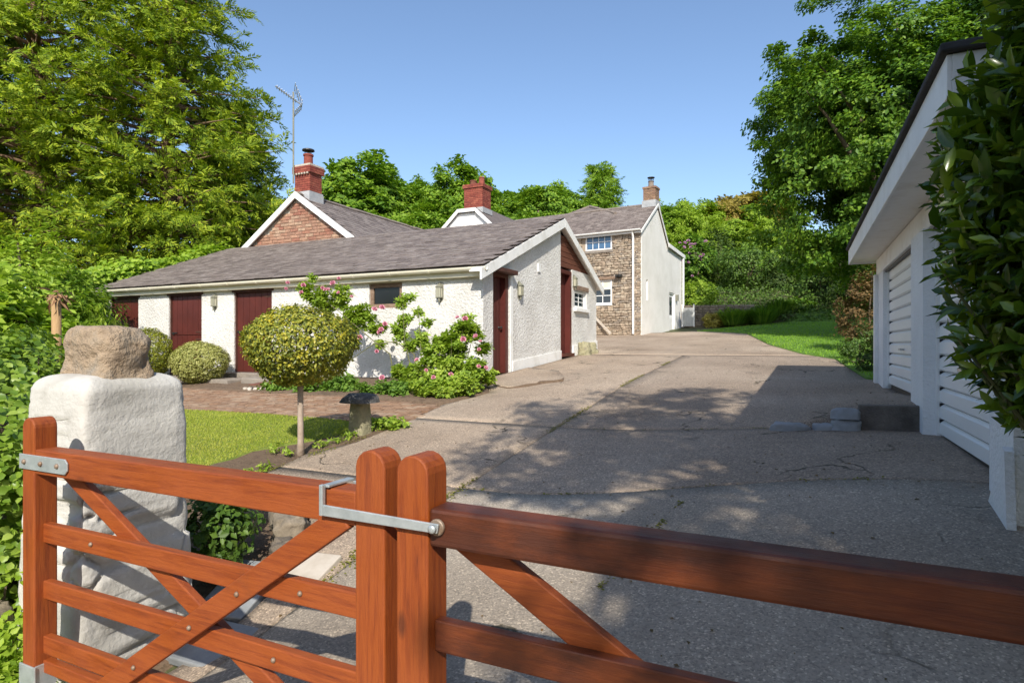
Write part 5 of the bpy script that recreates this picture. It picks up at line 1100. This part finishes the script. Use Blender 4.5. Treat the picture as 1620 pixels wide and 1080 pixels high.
def strap_clump(name, label, px, d, h, r0, n, m, seed, group):
    rg = np.random.default_rng(seed); x, y = at(px, d); t = thing(name, label, 'plant', (x, y, g1(x, y)), group)
    a = rg.uniform(0, 6.28, n); rr_ = r0 * rg.random(n) ** .5; P = np.stack([np.cos(a) * rr_, np.sin(a) * rr_, 0 * a], 1); o = rg.uniform(.15, .7, n)
    D = nrmz(np.stack([np.cos(a) * o, np.sin(a) * o, np.ones(n)], 1)); N = nrmz(np.stack([-np.cos(a), -np.sin(a), o + .3], 1)); N = nrmz(N - D * (N * D).sum(1)[:, None])
    V, F = bigleaf(P, D, N, h * rg.uniform(.7, 1.2, n), np.full(n, .05), .1, -.0); V[:, 2] -= .0
    V2 = V.reshape(-1, 8, 3); V2[:, 3] += np.stack([np.cos(a), np.sin(a), -np.ones(n) * .6], 1) * h * .25; link('foliage', npmesh('foliage', V2.reshape(-1, 3), F, m), t)
for i, (px, d) in enumerate(((1160, 30), (1178, 30.6), (1196, 30.8), (1214, 31.2), (1232, 31.6), (1205, 30))): strap_clump('strap_leaf_plant', 'clump of arching strap-shaped leaves along the lawn edge', px, d, .85, .45, 320, 'leaf_oak', 90 + i, 'strap-leaved clumps along the lawn')
# ground cover on the bank (nobody could count it)
def cover(name, label, n, xr, yr, L, m, seed, hgt=.25, filt=None):
    rg = np.random.default_rng(seed); X = rg.uniform(*xr, n); Y = rg.uniform(*yr, n)
    if filt is not None: k = filt(X, Y); X, Y = X[k], Y[k]
    n = len(X); lump = (np.sin(X * 1.7 + 3 * np.sin(Y * .9)) * np.sin(Y * 1.9) + 1) * .5
    P = np.stack([X, Y, G(X, Y) + rg.random(n) * hgt * (.4 + lump)], 1); N = nrmz(rdirs(rg, n) * .8 + np.array([0, -.3, .8])); D = nrmz(np.cross(N, rdirs(rg, n))); l = L * rg.uniform(.7, 1.3, n)
    V, F = diamond(P, D, N, l, l * .55); o = link(name, npmesh(name, V, F, m)); o['kind'] = 'stuff'; return tag(o, label, 'ground cover')
cover('ground_cover', 'dense dark green ground cover on the bank above the retaining wall', 22000, (-6, 14), (33.4, 42), .16, 'leaf_dark', 1, .35, lambda X, Y: Y > 33.4 + np.abs(X + 3) * .02)
cover('undergrowth', 'tangled green undergrowth over the wooded hillside', 60000, (-50, 26), (40, 75), .42, 'leaf_back', 2, 2.2)
# --- laurel hedge in the right foreground
rg = np.random.default_rng(77); lx, ly = 1.19, 3.05; lz = g1(lx, ly)
lau = thing('laurel_hedge', 'tall dark glossy laurel bush crowding the near end of the garage', 'hedge', (lx, ly, lz))
ns = 2700; u = rdirs(rg, ns); u[:, 2] *= .9; cen = np.array([0, 0, EYE + .85 - lz]); k = .45 + .58 * rg.random(ns) ** .45
tipp = cen + u * np.array([.70, .62, 1.75]) * k[:, None]; zrel = tipp[:, 2] - (EYE - lz)
tipp[:, 0] += .22 * ss(-.1, -.7, zrel)                                # skirts in towards the foot
tipp[:, 0] += .20 * ss(.55, 1.5, zrel)
tipp = tipp[tipp[:, 2] > .35]; ns = len(tipp)
A = nrmz(np.stack([tipp[:, 0] * 1.2, tipp[:, 1] * 1.2, (tipp[:, 2] - cen[2]) * .25 + .55], 1) + rg.normal(0, .25, (ns, 3)))
per = 10; si = np.repeat(np.arange(ns), per); j = np.tile(np.arange(per), ns); az = j * 2.4 + np.repeat(rg.uniform(0, 6, ns), per)
T1 = nrmz(np.cross(A, rdirs(rg, ns)))[si]; T2 = np.cross(A[si], T1); f = j / (per - 1)
rad = T1 * np.cos(az)[:, None] + T2 * np.sin(az)[:, None]
D = nrmz(A[si] * (.25 + .85 * f[:, None]) + rad * (1.1 - .55 * f[:, None]) + rg.normal(0, .12, (len(si), 3))); P = tipp[si] - A[si] * (.16 * (1 - f))[:, None]
N = nrmz(A[si] * 1.0 - rad * .5 + np.array([0, 0, .35])); N = nrmz(N - D * (N * D).sum(1)[:, None]); l = .098 * rg.uniform(.65, 1.35, len(si)) * (1 - .25 * (j == per - 1))
V, F = bigleaf(P, D, N, l, l * .38, .16, .18); V[:, 2] = np.maximum(V[:, 2], .05); link('foliage', npmesh('foliage', V, F, 'leaf_laurel', True), lau)
mb = MB()
for q in range(90):
    e = tipp[rg.integers(ns)]; b0 = rg.normal(0, .1, 2); mb.tube([(b0[0], b0[1], -.05), (e[0] * .4, e[1] * .4, e[2] * .55), tuple(e)], [.022, .014, .004], 6, False)
OFF[lau.name] = Vector(); mb.build('stem', 'green_twig', lau); OFF[lau.name] = Vector(lau.location)
# --- ivy bank, shrubs and hedge on the left
def ivy_mass(name, label, cat, cl, rad, per, L, m, seed, center, base, stems=True):
    rg = np.random.default_rng(seed); base = Vector(base); t = thing(name, label, cat, base); b = np.array(base)
    V, F = clumps_to_leaves(rg, cl - b, rad, per, L, L * .85, np.array(center) - b, .5, 1.0, .9, 'b'); link('foliage', npmesh('foliage', V, F, m), t)
    if stems:
        mb = MB()
        for q in range(24):
            e = (cl - b)[rg.integers(len(cl))]; mb.tube([(e[0] * .6, e[1] * .6, 0), tuple(e * [.9, .9, .6]), tuple(e)], [.02, .012, .004], 5, False)
        OFF[t.name] = Vector(); mb.build('stem', 'bark', t); OFF[t.name] = base
    return t
rg = np.random.default_rng(41); n = 420
IA = np.array([-3.98, 2.02]); IB = np.array([-9.3, 4.72]); iu = (IB - IA) / np.linalg.norm(IB - IA); il = np.array([-iu[1], iu[0]]) * np.array([1, 1]); il = il if il[1] < 0 else -il; ilen = np.linalg.norm(IB - IA)
kind_ = rg.random(n); s_ = rg.random(n) ** 1.25 * ilen; w_ = rg.uniform(0, 1.5, n); tp_ = EYE + np.interp(s_, [0, .6, 1.4, 6], [-.62, -.3, -.06, .05]) + .05 * np.sin(s_ * 4)
gl0 = G(-4.6, 2.2) - .2
s_ = np.where(kind_ < .30, rg.normal(0, .05, n), s_); w_ = np.where((kind_ >= .30) & (kind_ < .6), rg.normal(0, .05, n), w_)
tp_ = np.where(kind_ < .30, EYE - .6, tp_); zc = np.where(kind_ < .6, gl0 + (tp_ - gl0) * rg.random(n), tp_ + rg.normal(0, .04, n))
xy = IA + iu * s_[:, None] + il * w_[:, None]
ivy_mass('ivy_bank', 'ivy-covered bank tumbling down beside the white gate pillar', 'ivy', np.stack([xy[:, 0], xy[:, 1], zc], 1), np.full(n, .16), 52, .055, 'leaf_ivy', 42, (-6.0, 2.4, EYE - .9), (-5.6, 2.6, g1(-5.6, 2.6)), True)
cb = [IA + iu * q + il * .72 for q in (.25, .9, 2, 4, 5.8)]
bank = MB().tube([(c_[0], c_[1], z_) for c_, z_ in zip(cb, (EYE - 1.3, EYE - 1.05, EYE - .82, EYE - .78, EYE - .8))], [.35, .58, .66, .66, .5], 20).build('earth_bank', 'soil', None, smooth=True); bank['kind'] = 'structure'
for i in range(5):
    flat_stone('bank_stone', 'brown stone showing through the ivy at the foot of the bank', (-3.98 - .1 * (i % 2) - .1 * i, 1.72 + .09 * i, EYE - 1.5 + .14 * i), (.3, .26, .2), i, 'garden_stone', 70 + i, 'stone', 'stones in the ivy bank', 3)
x, y = at(0, 7.6); bush('broadleaf_shrub', 'large loose shrub with light green leaves above the ivy bank', 'shrub', (x - .05, y, EYE - .2), (.68, .8, 1.12), 2600, .15, .10, 'leaf_hedge', .22, .5, .4, 43, kind='b', outb=.5, upb=.7)
x, y = at(45, 13); bush('feathery_shrub', 'feathery bright green conifer shrub against the tall cypresses', 'shrub', (x, y, EYE + .6), (1.5, 1.3, 1.75), 9000, .15, .05, 'leaf_hedge', .22, .6, .4, 44, outb=.9)
x, y = at(112, 13.5); bush('feathery_shrub', 'soft green shrub between the wooden post and the outbuilding', 'shrub', (x, y, EYE + .2), (.75, .8, 1.35), 5000, .12, .05, 'leaf_oak', .2, .5, .4, 45, outb=.9)
x, y = at(133, 15.6); bush('dark_creeper', 'dark creeper smothering the left end of the outbuilding', 'creeper', (x, y, EYE + .1), (.75, .8, 1.3), 5000, .11, .08, 'leaf_dark', .2, .5, .4, 46)
x, y = at(165, 16.6); bush('ivy_tendril', 'ivy hanging from the gutter over the left end wall', 'ivy', (x, y - .2, EYE + .95), (.35, .25, .55), 420, .11, .09, 'leaf_hedge', .15, .4, .5, 47, stem=True, kind='b')
n = 420; rg = np.random.default_rng(48); yy = rg.uniform(9.5, 18.5, n); xx = -18.1 - rg.random(n) ** 2 * 1.6; hh = np.interp(yy, [9.5, 11, 13, 15, 17, 18.5], [1.95, 2.05, 2.7, 3.25, 3.5, 3.6]) + .18 * np.sin(yy * 2.3); zc = EYE + hh * (1 - rg.random(n) ** 2.2 * .6)
ivy_mass('ivy_hedge', 'tall bright green ivy hedge rising behind the left end of the slate roof', 'hedge', np.stack([xx, yy, zc], 1), np.full(n, .34), 34, .14, 'leaf_hedge', 49, (-19, 14, EYE), (-18.8, 14, g1(-18.8, 14)), True)
x, y = at(8, 3.25); bush('bank_plant', 'small yellow-green leafy plants at the foot of the ivy bank', 'plant', (x - .1, y, g1(x, y) + .22), (.34, .3, .34), 1500, .05, .03, 'leaf_hedge', .08, .5, .5, 98)
for i_, (px_, d_) in enumerate(((-12, 3.0), (22, 3.2), (-35, 3.2))):
    x, y = at(px_, d_); bush('bank_plant', 'low leafy weed at the foot of the white pillar below the ivy', 'plant', (x, y, g1(x, y) + .05), (.24, .22, .14), 900, .045, .028, 'leaf_hedge', .07, .4, .5, 120 + i_, 'weeds below the ivy bank')
wpx, wpy = at(89, 7.4); wz0 = g1(wpx, wpy)
wpt = thing('wooden_post', 'rustic pale timber post with dead brown fronds on top', 'post', (wpx, wpy, wz0)); MB().tube([(wpx, wpy, wz0 - .1), (wpx + .01, wpy, wz0 + .9), (wpx, wpy, zz(472, wpx, wpy))], [.055, .052, .05], 12).build('pole', 'post_wood', wpt, smooth=True)
rg = np.random.default_rng(50); n = 50; a = rg.uniform(0, 6.28, n); D = nrmz(np.stack([np.cos(a) + .25, np.sin(a), rg.uniform(-1.5, .3, n)], 1)); P = np.array([0, 0, zz(468, wpx, wpy) - wz0]) + D * .03 + rg.normal(0, .05, (n, 3)); V, F = diamond(P, D, rdirs(rg, n), rg.uniform(.06, .24, n), np.full(n, .03)); link('dead_fronds', npmesh('dead_fronds', V, F, 'dead_frond'), wpt)

# ================================================================== TREES
def broad(name, label, loc, trunk_h, c, r, nclump, clr, per, L, m, seed, group=None, r0=.25, lo=.55, power=.45, zmin=-.75, lumps=7, flat=.62, upb=.6, outb=.7, nlimb=14, bark='bark'):
    """broadleaf tree: crown is several overlapping lobes of leaf clumps, sky showing between"""
    rg = np.random.default_rng(seed); t = thing(name, label, 'tree', loc, group); c = np.array(c, float); r = np.array(r, float)
    lobes = [(c, r * .78)] + [(c + rdirs(rg, 1)[0] * r * .55 * [1, 1, .8], r * rg.uniform(.34, .52)) for _ in range(lumps)]
    vol = np.array([np.prod(b) ** (2 / 3) for _, b in lobes]); cnt = np.maximum(6, (nclump * vol / vol.sum()).astype(int))
    cl = np.concatenate([ell_clumps(rg, k, a, b, lo, power, zmin) for (a, b), k in zip(lobes, cnt)])
    V, F = clumps_to_leaves(rg, cl, clr * rg.uniform(.6, 1.25, len(cl)), per, L, L * .6, c, upb, outb, flat)
    link('crown', npmesh('crown', V, F, m), t)
    mb = MB(); OFF[t.name] = Vector(); ti = rg.choice(len(cl), nlimb, False); limbs(mb, (0, 0, -.3), c[2] + r[2] * .35, r0, cl[ti], rg); mb.build('trunk', bark, t, smooth=True); OFF[t.name] = Vector(loc)
    return t
def conifer(name, label, loc, H, rad, nb, seed, m='leaf_conifer', group=None, zlow=.12, leaf=.235, r0=.3, lean=(0, 0), shape=1.25, spr=1.0, gap=.25):
    rg = np.random.default_rng(seed); t = thing(name, label, 'tree', loc, group); Ps = []; Ds = []; Ns = []; Ls = []; mb = MB(); OFF[t.name] = Vector()
    mb.tube([(lean[0] * f + rg.normal(0, .06), lean[1] * f + rg.normal(0, .06), H * f * .97 - .3 * (f == 0)) for f in np.linspace(0, 1, 9)], [r0 * (1.2 - 1.15 * f) for f in np.linspace(0, 1, 9)], 10)
    for b in range(nb):
        fh = zlow + (1 - zlow) * (b + rg.random()) / nb; fh = fh ** 1.08; az = b * 2.39996 + rg.normal(0, .3)
        Lb = (rad * max(.0, 1 - fh ** shape) ** .8 * rg.uniform(.55, 1.14) + .35) * (1 - .35 * max(0, (zlow + .12 - fh) / .12))
        o = np.array([math.cos(az), math.sin(az), 0]); ln = np.array([lean[0], lean[1], 0]) * fh; h = H * fh
        def pos(f): return ln + o * Lb * f + np.array([0, 0, h + Lb * (.22 * f - .42 * f * f + .22 * f ** 3)])
        if Lb > 1: mb.tube([tuple(pos(f)) for f in (0, .35, .7, .95)], [.05 + .016 * Lb, .03 + .008 * Lb, .02, .006], 5, False)
        m_ = int(2 + Lb * .95); nodes = gap + (1 - gap) * (np.arange(m_) + rg.random(m_)) / m_; k = int(spr * 8); fs = np.repeat(np.minimum(nodes, 1), k); nlat = np.repeat(rg.normal(0, .17, m_) * Lb, k) * (1.15 - .6 * fs); nz_ = np.repeat(rg.normal(.05, .12, m_), k)
        side_ = np.array([-o[1], o[0], 0])
        for f, la_, lz_ in zip(fs, nlat, nz_):
            p = pos(f) + side_ * (la_ + rg.normal(0, .24)) + o * rg.normal(0, .22) + np.array([0, 0, lz_ + rg.normal(0, .09)])
            ax = o * rg.uniform(.4, 1.0) + side_ * rg.normal(0, .6) + np.array([0, 0, rg.normal(.0, .42)]); ax /= np.linalg.norm(ax); n0 = o * .75 + np.array([0, 0, .75]) + rg.normal(0, .35, 3); s_ = np.cross(ax, n0); s_ /= np.linalg.norm(s_) + 1e-9; nn_ = np.cross(s_, ax)
            q = 13; ff = np.linspace(0, 1, q); sg = np.where(np.arange(q) % 2 == 0, 1, -1)
            Ps.append(p + ax * (ff * leaf * 2.3)[:, None] - np.array([0, 0, 1]) * (ff ** 2 * leaf * .5)[:, None])
            d = ax * .85 + s_ * (sg * (1 - .75 * ff))[:, None] + np.stack([rg.normal(0, .12, q), rg.normal(0, .12, q), rg.normal(-.12, .22, q)], 1); Ds.append(d)
            Ns.append(np.tile(nn_, (q, 1)) + rg.normal(0, .25, (q, 3))); Ls.append(leaf * (1.15 - .5 * ff) * rg.uniform(.8, 1.2, q))
    P = np.concatenate(Ps); D = nrmz(np.concatenate(Ds)); N = nrmz(np.concatenate(Ns)); L = np.concatenate(Ls)
    V, F = diamond(P, D, N, L, L * .30, .1); link('crown', npmesh('crown', V, F, m), t); mb.build('trunk', 'brown_bark', t, smooth=True); OFF[t.name] = Vector(loc); return t
def gl_(px, d): x, y = at(px, d); return (x, y, g1(x, y))
conifer('cypress_tree', 'tallest golden-green cypress behind the left end of the outbuilding', gl_(262, 25), 20.5, 5.7, 250, 1, r0=.38, lean=(-.4, .5), zlow=.10)
conifer('cypress_tree', 'spreading golden-green cypress at the left with brown leaning trunk', gl_(70, 24), 20, 6.6, 235, 2, r0=.4, lean=(-1.4, .3), zlow=.16, gap=.34)
conifer('cypress_tree', 'shorter darker cypress tucked behind the tall one near the brick gable', gl_(372, 29), 11.5, 3.4, 170, 3, r0=.25)
conifer('cypress_tree', 'outermost cypress of the left-hand group', gl_(-90, 25), 19, 5.5, 200, 4, r0=.35, lean=(.5, 0))
# the large tree over the right lawn and its neighbours
broad('broadleaf_tree', 'huge leafy deciduous tree filling the sky above the lawn', (2.95, 23.4, g1(2.95, 23.4)), 6, (0, 0, 6.5), (5.4, 4.6, 6.6), 1250, .48, 140, .15, 'leaf_oak', 21, r0=.45, lumps=16, lo=.5, nlimb=26, zmin=-.9)
broad('broadleaf_tree', 'tall leafy tree rising behind the garage roof', (7.2, 21.5, g1(7.2, 21.5)), 6, (0, 0, 8.2), (4.6, 4.2, 6.4), 520, .5, 125, .165, 'leaf_oak', 22, r0=.4, lumps=8, lo=.55, nlimb=18, zmin=-.9)
broad('broadleaf_tree', 'dark leafy tree in the shade behind the hedge at the back of the lawn', (5.5, 40, g1(5.5, 40)), 4, (0, 0, 4.2), (4.6, 3, 4.2), 330, .6, 90, .2, 'leaf_dark', 23, r0=.3, lumps=6, zmin=-.95)
# wooded hillside: three kinds of crown, each tree its own object
pA = broad('hillside_tree', 'rounded leafy green tree on the hillside behind the roofs', (0, 0, 0), 3, (0, 0, 5.4), (3.4, 3.4, 4.2), 300, .6, 100, .27, 'leaf_back', 31, 'trees on the wooded hillside', r0=.22, lumps=6, zmin=-.9)
pB = broad('hillside_tree', 'broad loose-crowned green tree on the hillside behind the roofs', (0, 0, 0), 3, (0, 0, 5.0), (3.9, 3.6, 3.6), 300, .58, 100, .26, 'leaf_back', 32, 'trees on the wooded hillside', r0=.22, lumps=8, zmin=-.9)
pC = broad('lime_green_tree', 'bright lime-green bushy tree on the slope right of the white gable', (0, 0, 0), 3, (0, 0, 3.4), (3.2, 3.0, 3.2), 210, .55, 85, .24, 'leaf_lime', 33, 'lime-green trees on the slope', r0=.18, lumps=6, zmin=-1)
pD = broad('bronze_tree', 'bronze-tinged tree on the skyline above the lime-green slope', (0, 0, 0), 3, (0, 0, 4.0), (3.4, 3.2, 2.6), 170, .55, 85, .26, 'leaf_bronze', 34, 'bronze trees on the skyline', r0=.2, lumps=5, zmin=-.9)
for p_ in (pA, pB, pC, pD): OFF.pop(p_.name, None)
used = set()
def plant(proto, px, d, ytop, topz, rot, wid=1.0):
    """topz: height of the prototype; scaled so that its tip reaches the sight line ytop"""
    x, y, z = gl_(px, d); s_ = max(.35, (zz(ytop, x, y) - z) / topz); sc3 = (s_ * wid, s_ * wid, s_)
    if proto.name in used: return copy_tree(proto, (x, y, z), rot, sc3)
    used.add(proto.name); proto.location = (x, y, z); proto.rotation_euler.z = rot; proto.scale = sc3; return proto
HDEF = (pA['label'], pB['label'])
HILL = {565: 'tallest rounded hillside tree just right of the aerial chimney', 520: 'hillside tree half hidden behind the aerial chimney', 628: 'loose-crowned tree above the brick wing ridge, right of the tallest rounded tree',
        690: 'rounded tree just left of the middle red chimney', 738: 'tall rounded tree directly behind the middle red chimney', 790: 'loose tree just right of the middle red chimney', 850: 'broad tree above the long slate ridge, between red chimney and conifer',
        905: 'rounded tree touching the left side of the pointed conifer', 1010: 'rounded tree behind the brown brick chimney of the stone house'}
for px, d, yt, k, rot, wd in ((565, 41, 222, 0, .3, 1.0), (520, 44, 275, 1, 1.2, 1), (628, 43, 268, 1, 2.0, .9), (690, 46, 262, 0, 4, .9), (738, 42, 236, 0, 5.2, .85), (790, 46, 285, 1, .8, 1), (850, 44, 270, 1, 2.9, 1.0), (905, 48, 290, 0, 1.9, .9), (660, 37, 318, 1, .2, 1.1), (600, 36, 320, 0, 2.2, 1), (815, 37, 312, 0, 3.3, 1.0), (880, 39, 318, 1, 4.4, 1), (985, 52, 315, 1, .5, 1), (1010, 50, 318, 0, 3.9, 1), (450, 50, 330, 1, 3, 1), (1130, 56, 318, 0, 1, 1.1), (1210, 58, 300, 1, 2, 1), (1040, 48, 312, 1, 1.4, 1.1), (965, 46, 318, 0, 2.6, 1.1), (925, 44, 305, 1, 5.1, 1.1), (765, 40, 300, 1, 3.6, 1.1), (710, 39, 300, 0, .9, 1.1), (640, 48, 262, 0, 4.7, 1.2), (490, 46, 300, 0, 2.4, 1.2), (860, 52, 276, 0, 3.1, 1.2)):
    o = plant((pA, pB)[k], px, d, yt, (9.9, 9.2)[k], rot, wd)
    o['label'] = HILL.get(px, HDEF[k])
LDEF = pC['label']
LIME = {1098: 'lime-green tree standing highest on the slope, just right of the brown chimney', 1062: 'lime-green tree touching the verge of the white gable', 1120: 'lime-green tree directly behind the pink rhododendron', 1232: 'lime-green tree meeting the crown of the huge deciduous tree', 1200: 'broad lime-green tree above the domed shrub'}
for px, d, yt, rot, wd in ((1075, 47, 312, 0, 1), (1098, 50, 293, 1.3, .9), (1150, 46, 330, 2.1, 1.25), (1200, 44, 335, 3.4, 1.2), (1062, 43, 345, 4.5, .9), (1120, 44, 352, 5.3, 1.1), (1232, 46, 345, .7, 1.2), (1050, 52, 300, 2.7, 1.2), (1175, 52, 312, 5.9, 1.3)):
    o = plant(pC, px, d, yt, 6.9, rot, wd); o['label'] = LIME.get(px, LDEF)
for px, d, yt, rot, wd in ((1135, 52, 312, 0, 1.1), (1178, 56, 290, 2, 1.3), (1212, 60, 296, 4, 1.2)): plant(pD, px, d, yt, 6.9, rot, wd)
conifer('hillside_conifer', 'pointed dark conifer on the skyline between the roofs', gl_(951, 50), (zz(264, *at(951, 50)) - g1(*at(951, 50))), 2.5, 130, 9, 'leaf_back', None, .1, .3, .2, spr=.8)
# trees on the lane side that throw the dappled shade over the gate and drive
broad('lane_tree', 'leafy lane-side tree whose shade dapples the drive and gate', (2.9, -1.5, g1(2.9, -1.5)), 5, (0, 0, 7.9), (2.5, 3.6, 2.0), 150, .40, 60, .15, 'leaf_oak', 61, r0=.2, lumps=9, zmin=-.9, nlimb=18, lo=.7)
broad('lane_tree', 'leafy lane-side tree overhanging the laurel bush', (5.8, -5.7, g1(5.8, -5.7)), 5, (0, 0, 7.6), (3.0, 2.8, 2.4), 260, .5, 80, .16, 'leaf_oak', 62, r0=.22, lumps=6, zmin=-.9)
broad('lane_tree', 'leafy lane-side tree standing behind the other two', (8.2, -4.0, g1(8.2, -4)), 5, (0, 0, 8.2), (3.8, 4.4, 2.8), 280, .5, 80, .16, 'leaf_oak', 64, r0=.22, lumps=6, zmin=-.9)
bush('sky_screen_hedge', 'dense unseen hedge added to screen sky light from the right gate leaf', 'hedge', (3.9, -1.9, g1(3.9, -1.9) + 1.75), (2.6, .8, 1.8), 16000, .11, .05, 'leaf_laurel', .22, .5, .4, 97, lump=.08)  # added out of view to cut sky light on the right gate rails
for i, (x, y, k) in enumerate(((-13, -13, 0), (-7, -15, 1), (-1, -14, 0), (5, -15.5, 1), (11, -13, 0), (15, -7, 1), (14, 1, 0))):  # tree copies added out of view to block the low sky
    copy_tree((pA, pB)[k], (x, y, g1(x, y)), i * 1.3, (1.05, 1.05, .95), 'unseen leafy tree added across the lane to screen low sky light')['group'] = 'unseen trees added to screen the low sky'
broad('garden_tree', 'leafy tree beyond the garage whose shade falls on the right lawn', (8.5, 13.0, g1(8.5, 13)), 5, (0, 0, 8.0), (4.6, 4.2, 3.8), 340, .6, 80, .17, 'leaf_oak', 63, r0=.3, lumps=7, zmin=-.9)
# ================================================================== MOSS IN THE JOINTS, LITTER
def moss_line(pts, n, seed, spread=.025):
    rg = np.random.default_rng(seed); f = rg.random(n); a = np.array(pts); seg = np.linspace(0, 1, len(a)); X = np.interp(f, seg, a[:, 0]) + rg.normal(0, spread, n); Y = np.interp(f, seg, a[:, 1]) + rg.normal(0, spread, n)
    keep = np.sin(f * 23 + seed) + .6 * np.sin(f * 61) > .15; X, Y = X[keep], Y[keep]; n = len(X); return np.stack([X, Y, G(X, Y) + rg.random(n) * .006], 1)
P = np.concatenate([moss_line([(LX, 4.3), (LX, 15.5)], 2600, 1), moss_line([(-2.7, 4.72), (1.0, 4.72)], 260, 2, .012), moss_line([(LX, 3.0), (LX, 4.5)], 1500, 3, .05), moss_line([(-2.7, 7.1), (-.3, 7.1)], 160, 4, .015), moss_line([(-4.4, 9.7), (-4.1, 10.8)], 300, 5), moss_line([(-5, 4.42), (-4.85, 6.8)], 900, 6, .04), moss_line([(-1.0, 3.2), (-.75, 4.6)], 260, 7, .015)])
rg = np.random.default_rng(99); n = len(P); N = nrmz(rdirs(rg, n) * .5 + np.array([0, 0, 1])); D = nrmz(np.cross(N, rdirs(rg, n))); l = rg.uniform(.012, .03, n)
V, F = diamond(P, D, N, l, l * .6); o = link('moss', npmesh('moss', V, F, 'moss')); o['kind'] = 'stuff'; tag(o, 'thin moss and weeds growing in the joints of the concrete drive', 'moss')
n = 900; X = rg.uniform(-5, 1, n); Y = rg.uniform(1.5, 15, n); k = inpoly(X, Y, DRIVE); X, Y = X[k], Y[k]; n = len(X)
P = np.stack([X, Y, G(X, Y) + .003], 1); N = nrmz(rdirs(rg, n) * .25 + np.array([0, 0, 1])); D = nrmz(np.cross(N, rdirs(rg, n))); l = rg.uniform(.012, .035, n)
V, F = diamond(P, D, N, l, l * .6, .3); o = link('leaf_litter', npmesh('leaf_litter', V, F, 'leaf_brown')); o['kind'] = 'stuff'; tag(o, 'scattered dry leaf litter on the concrete drive', 'litter')
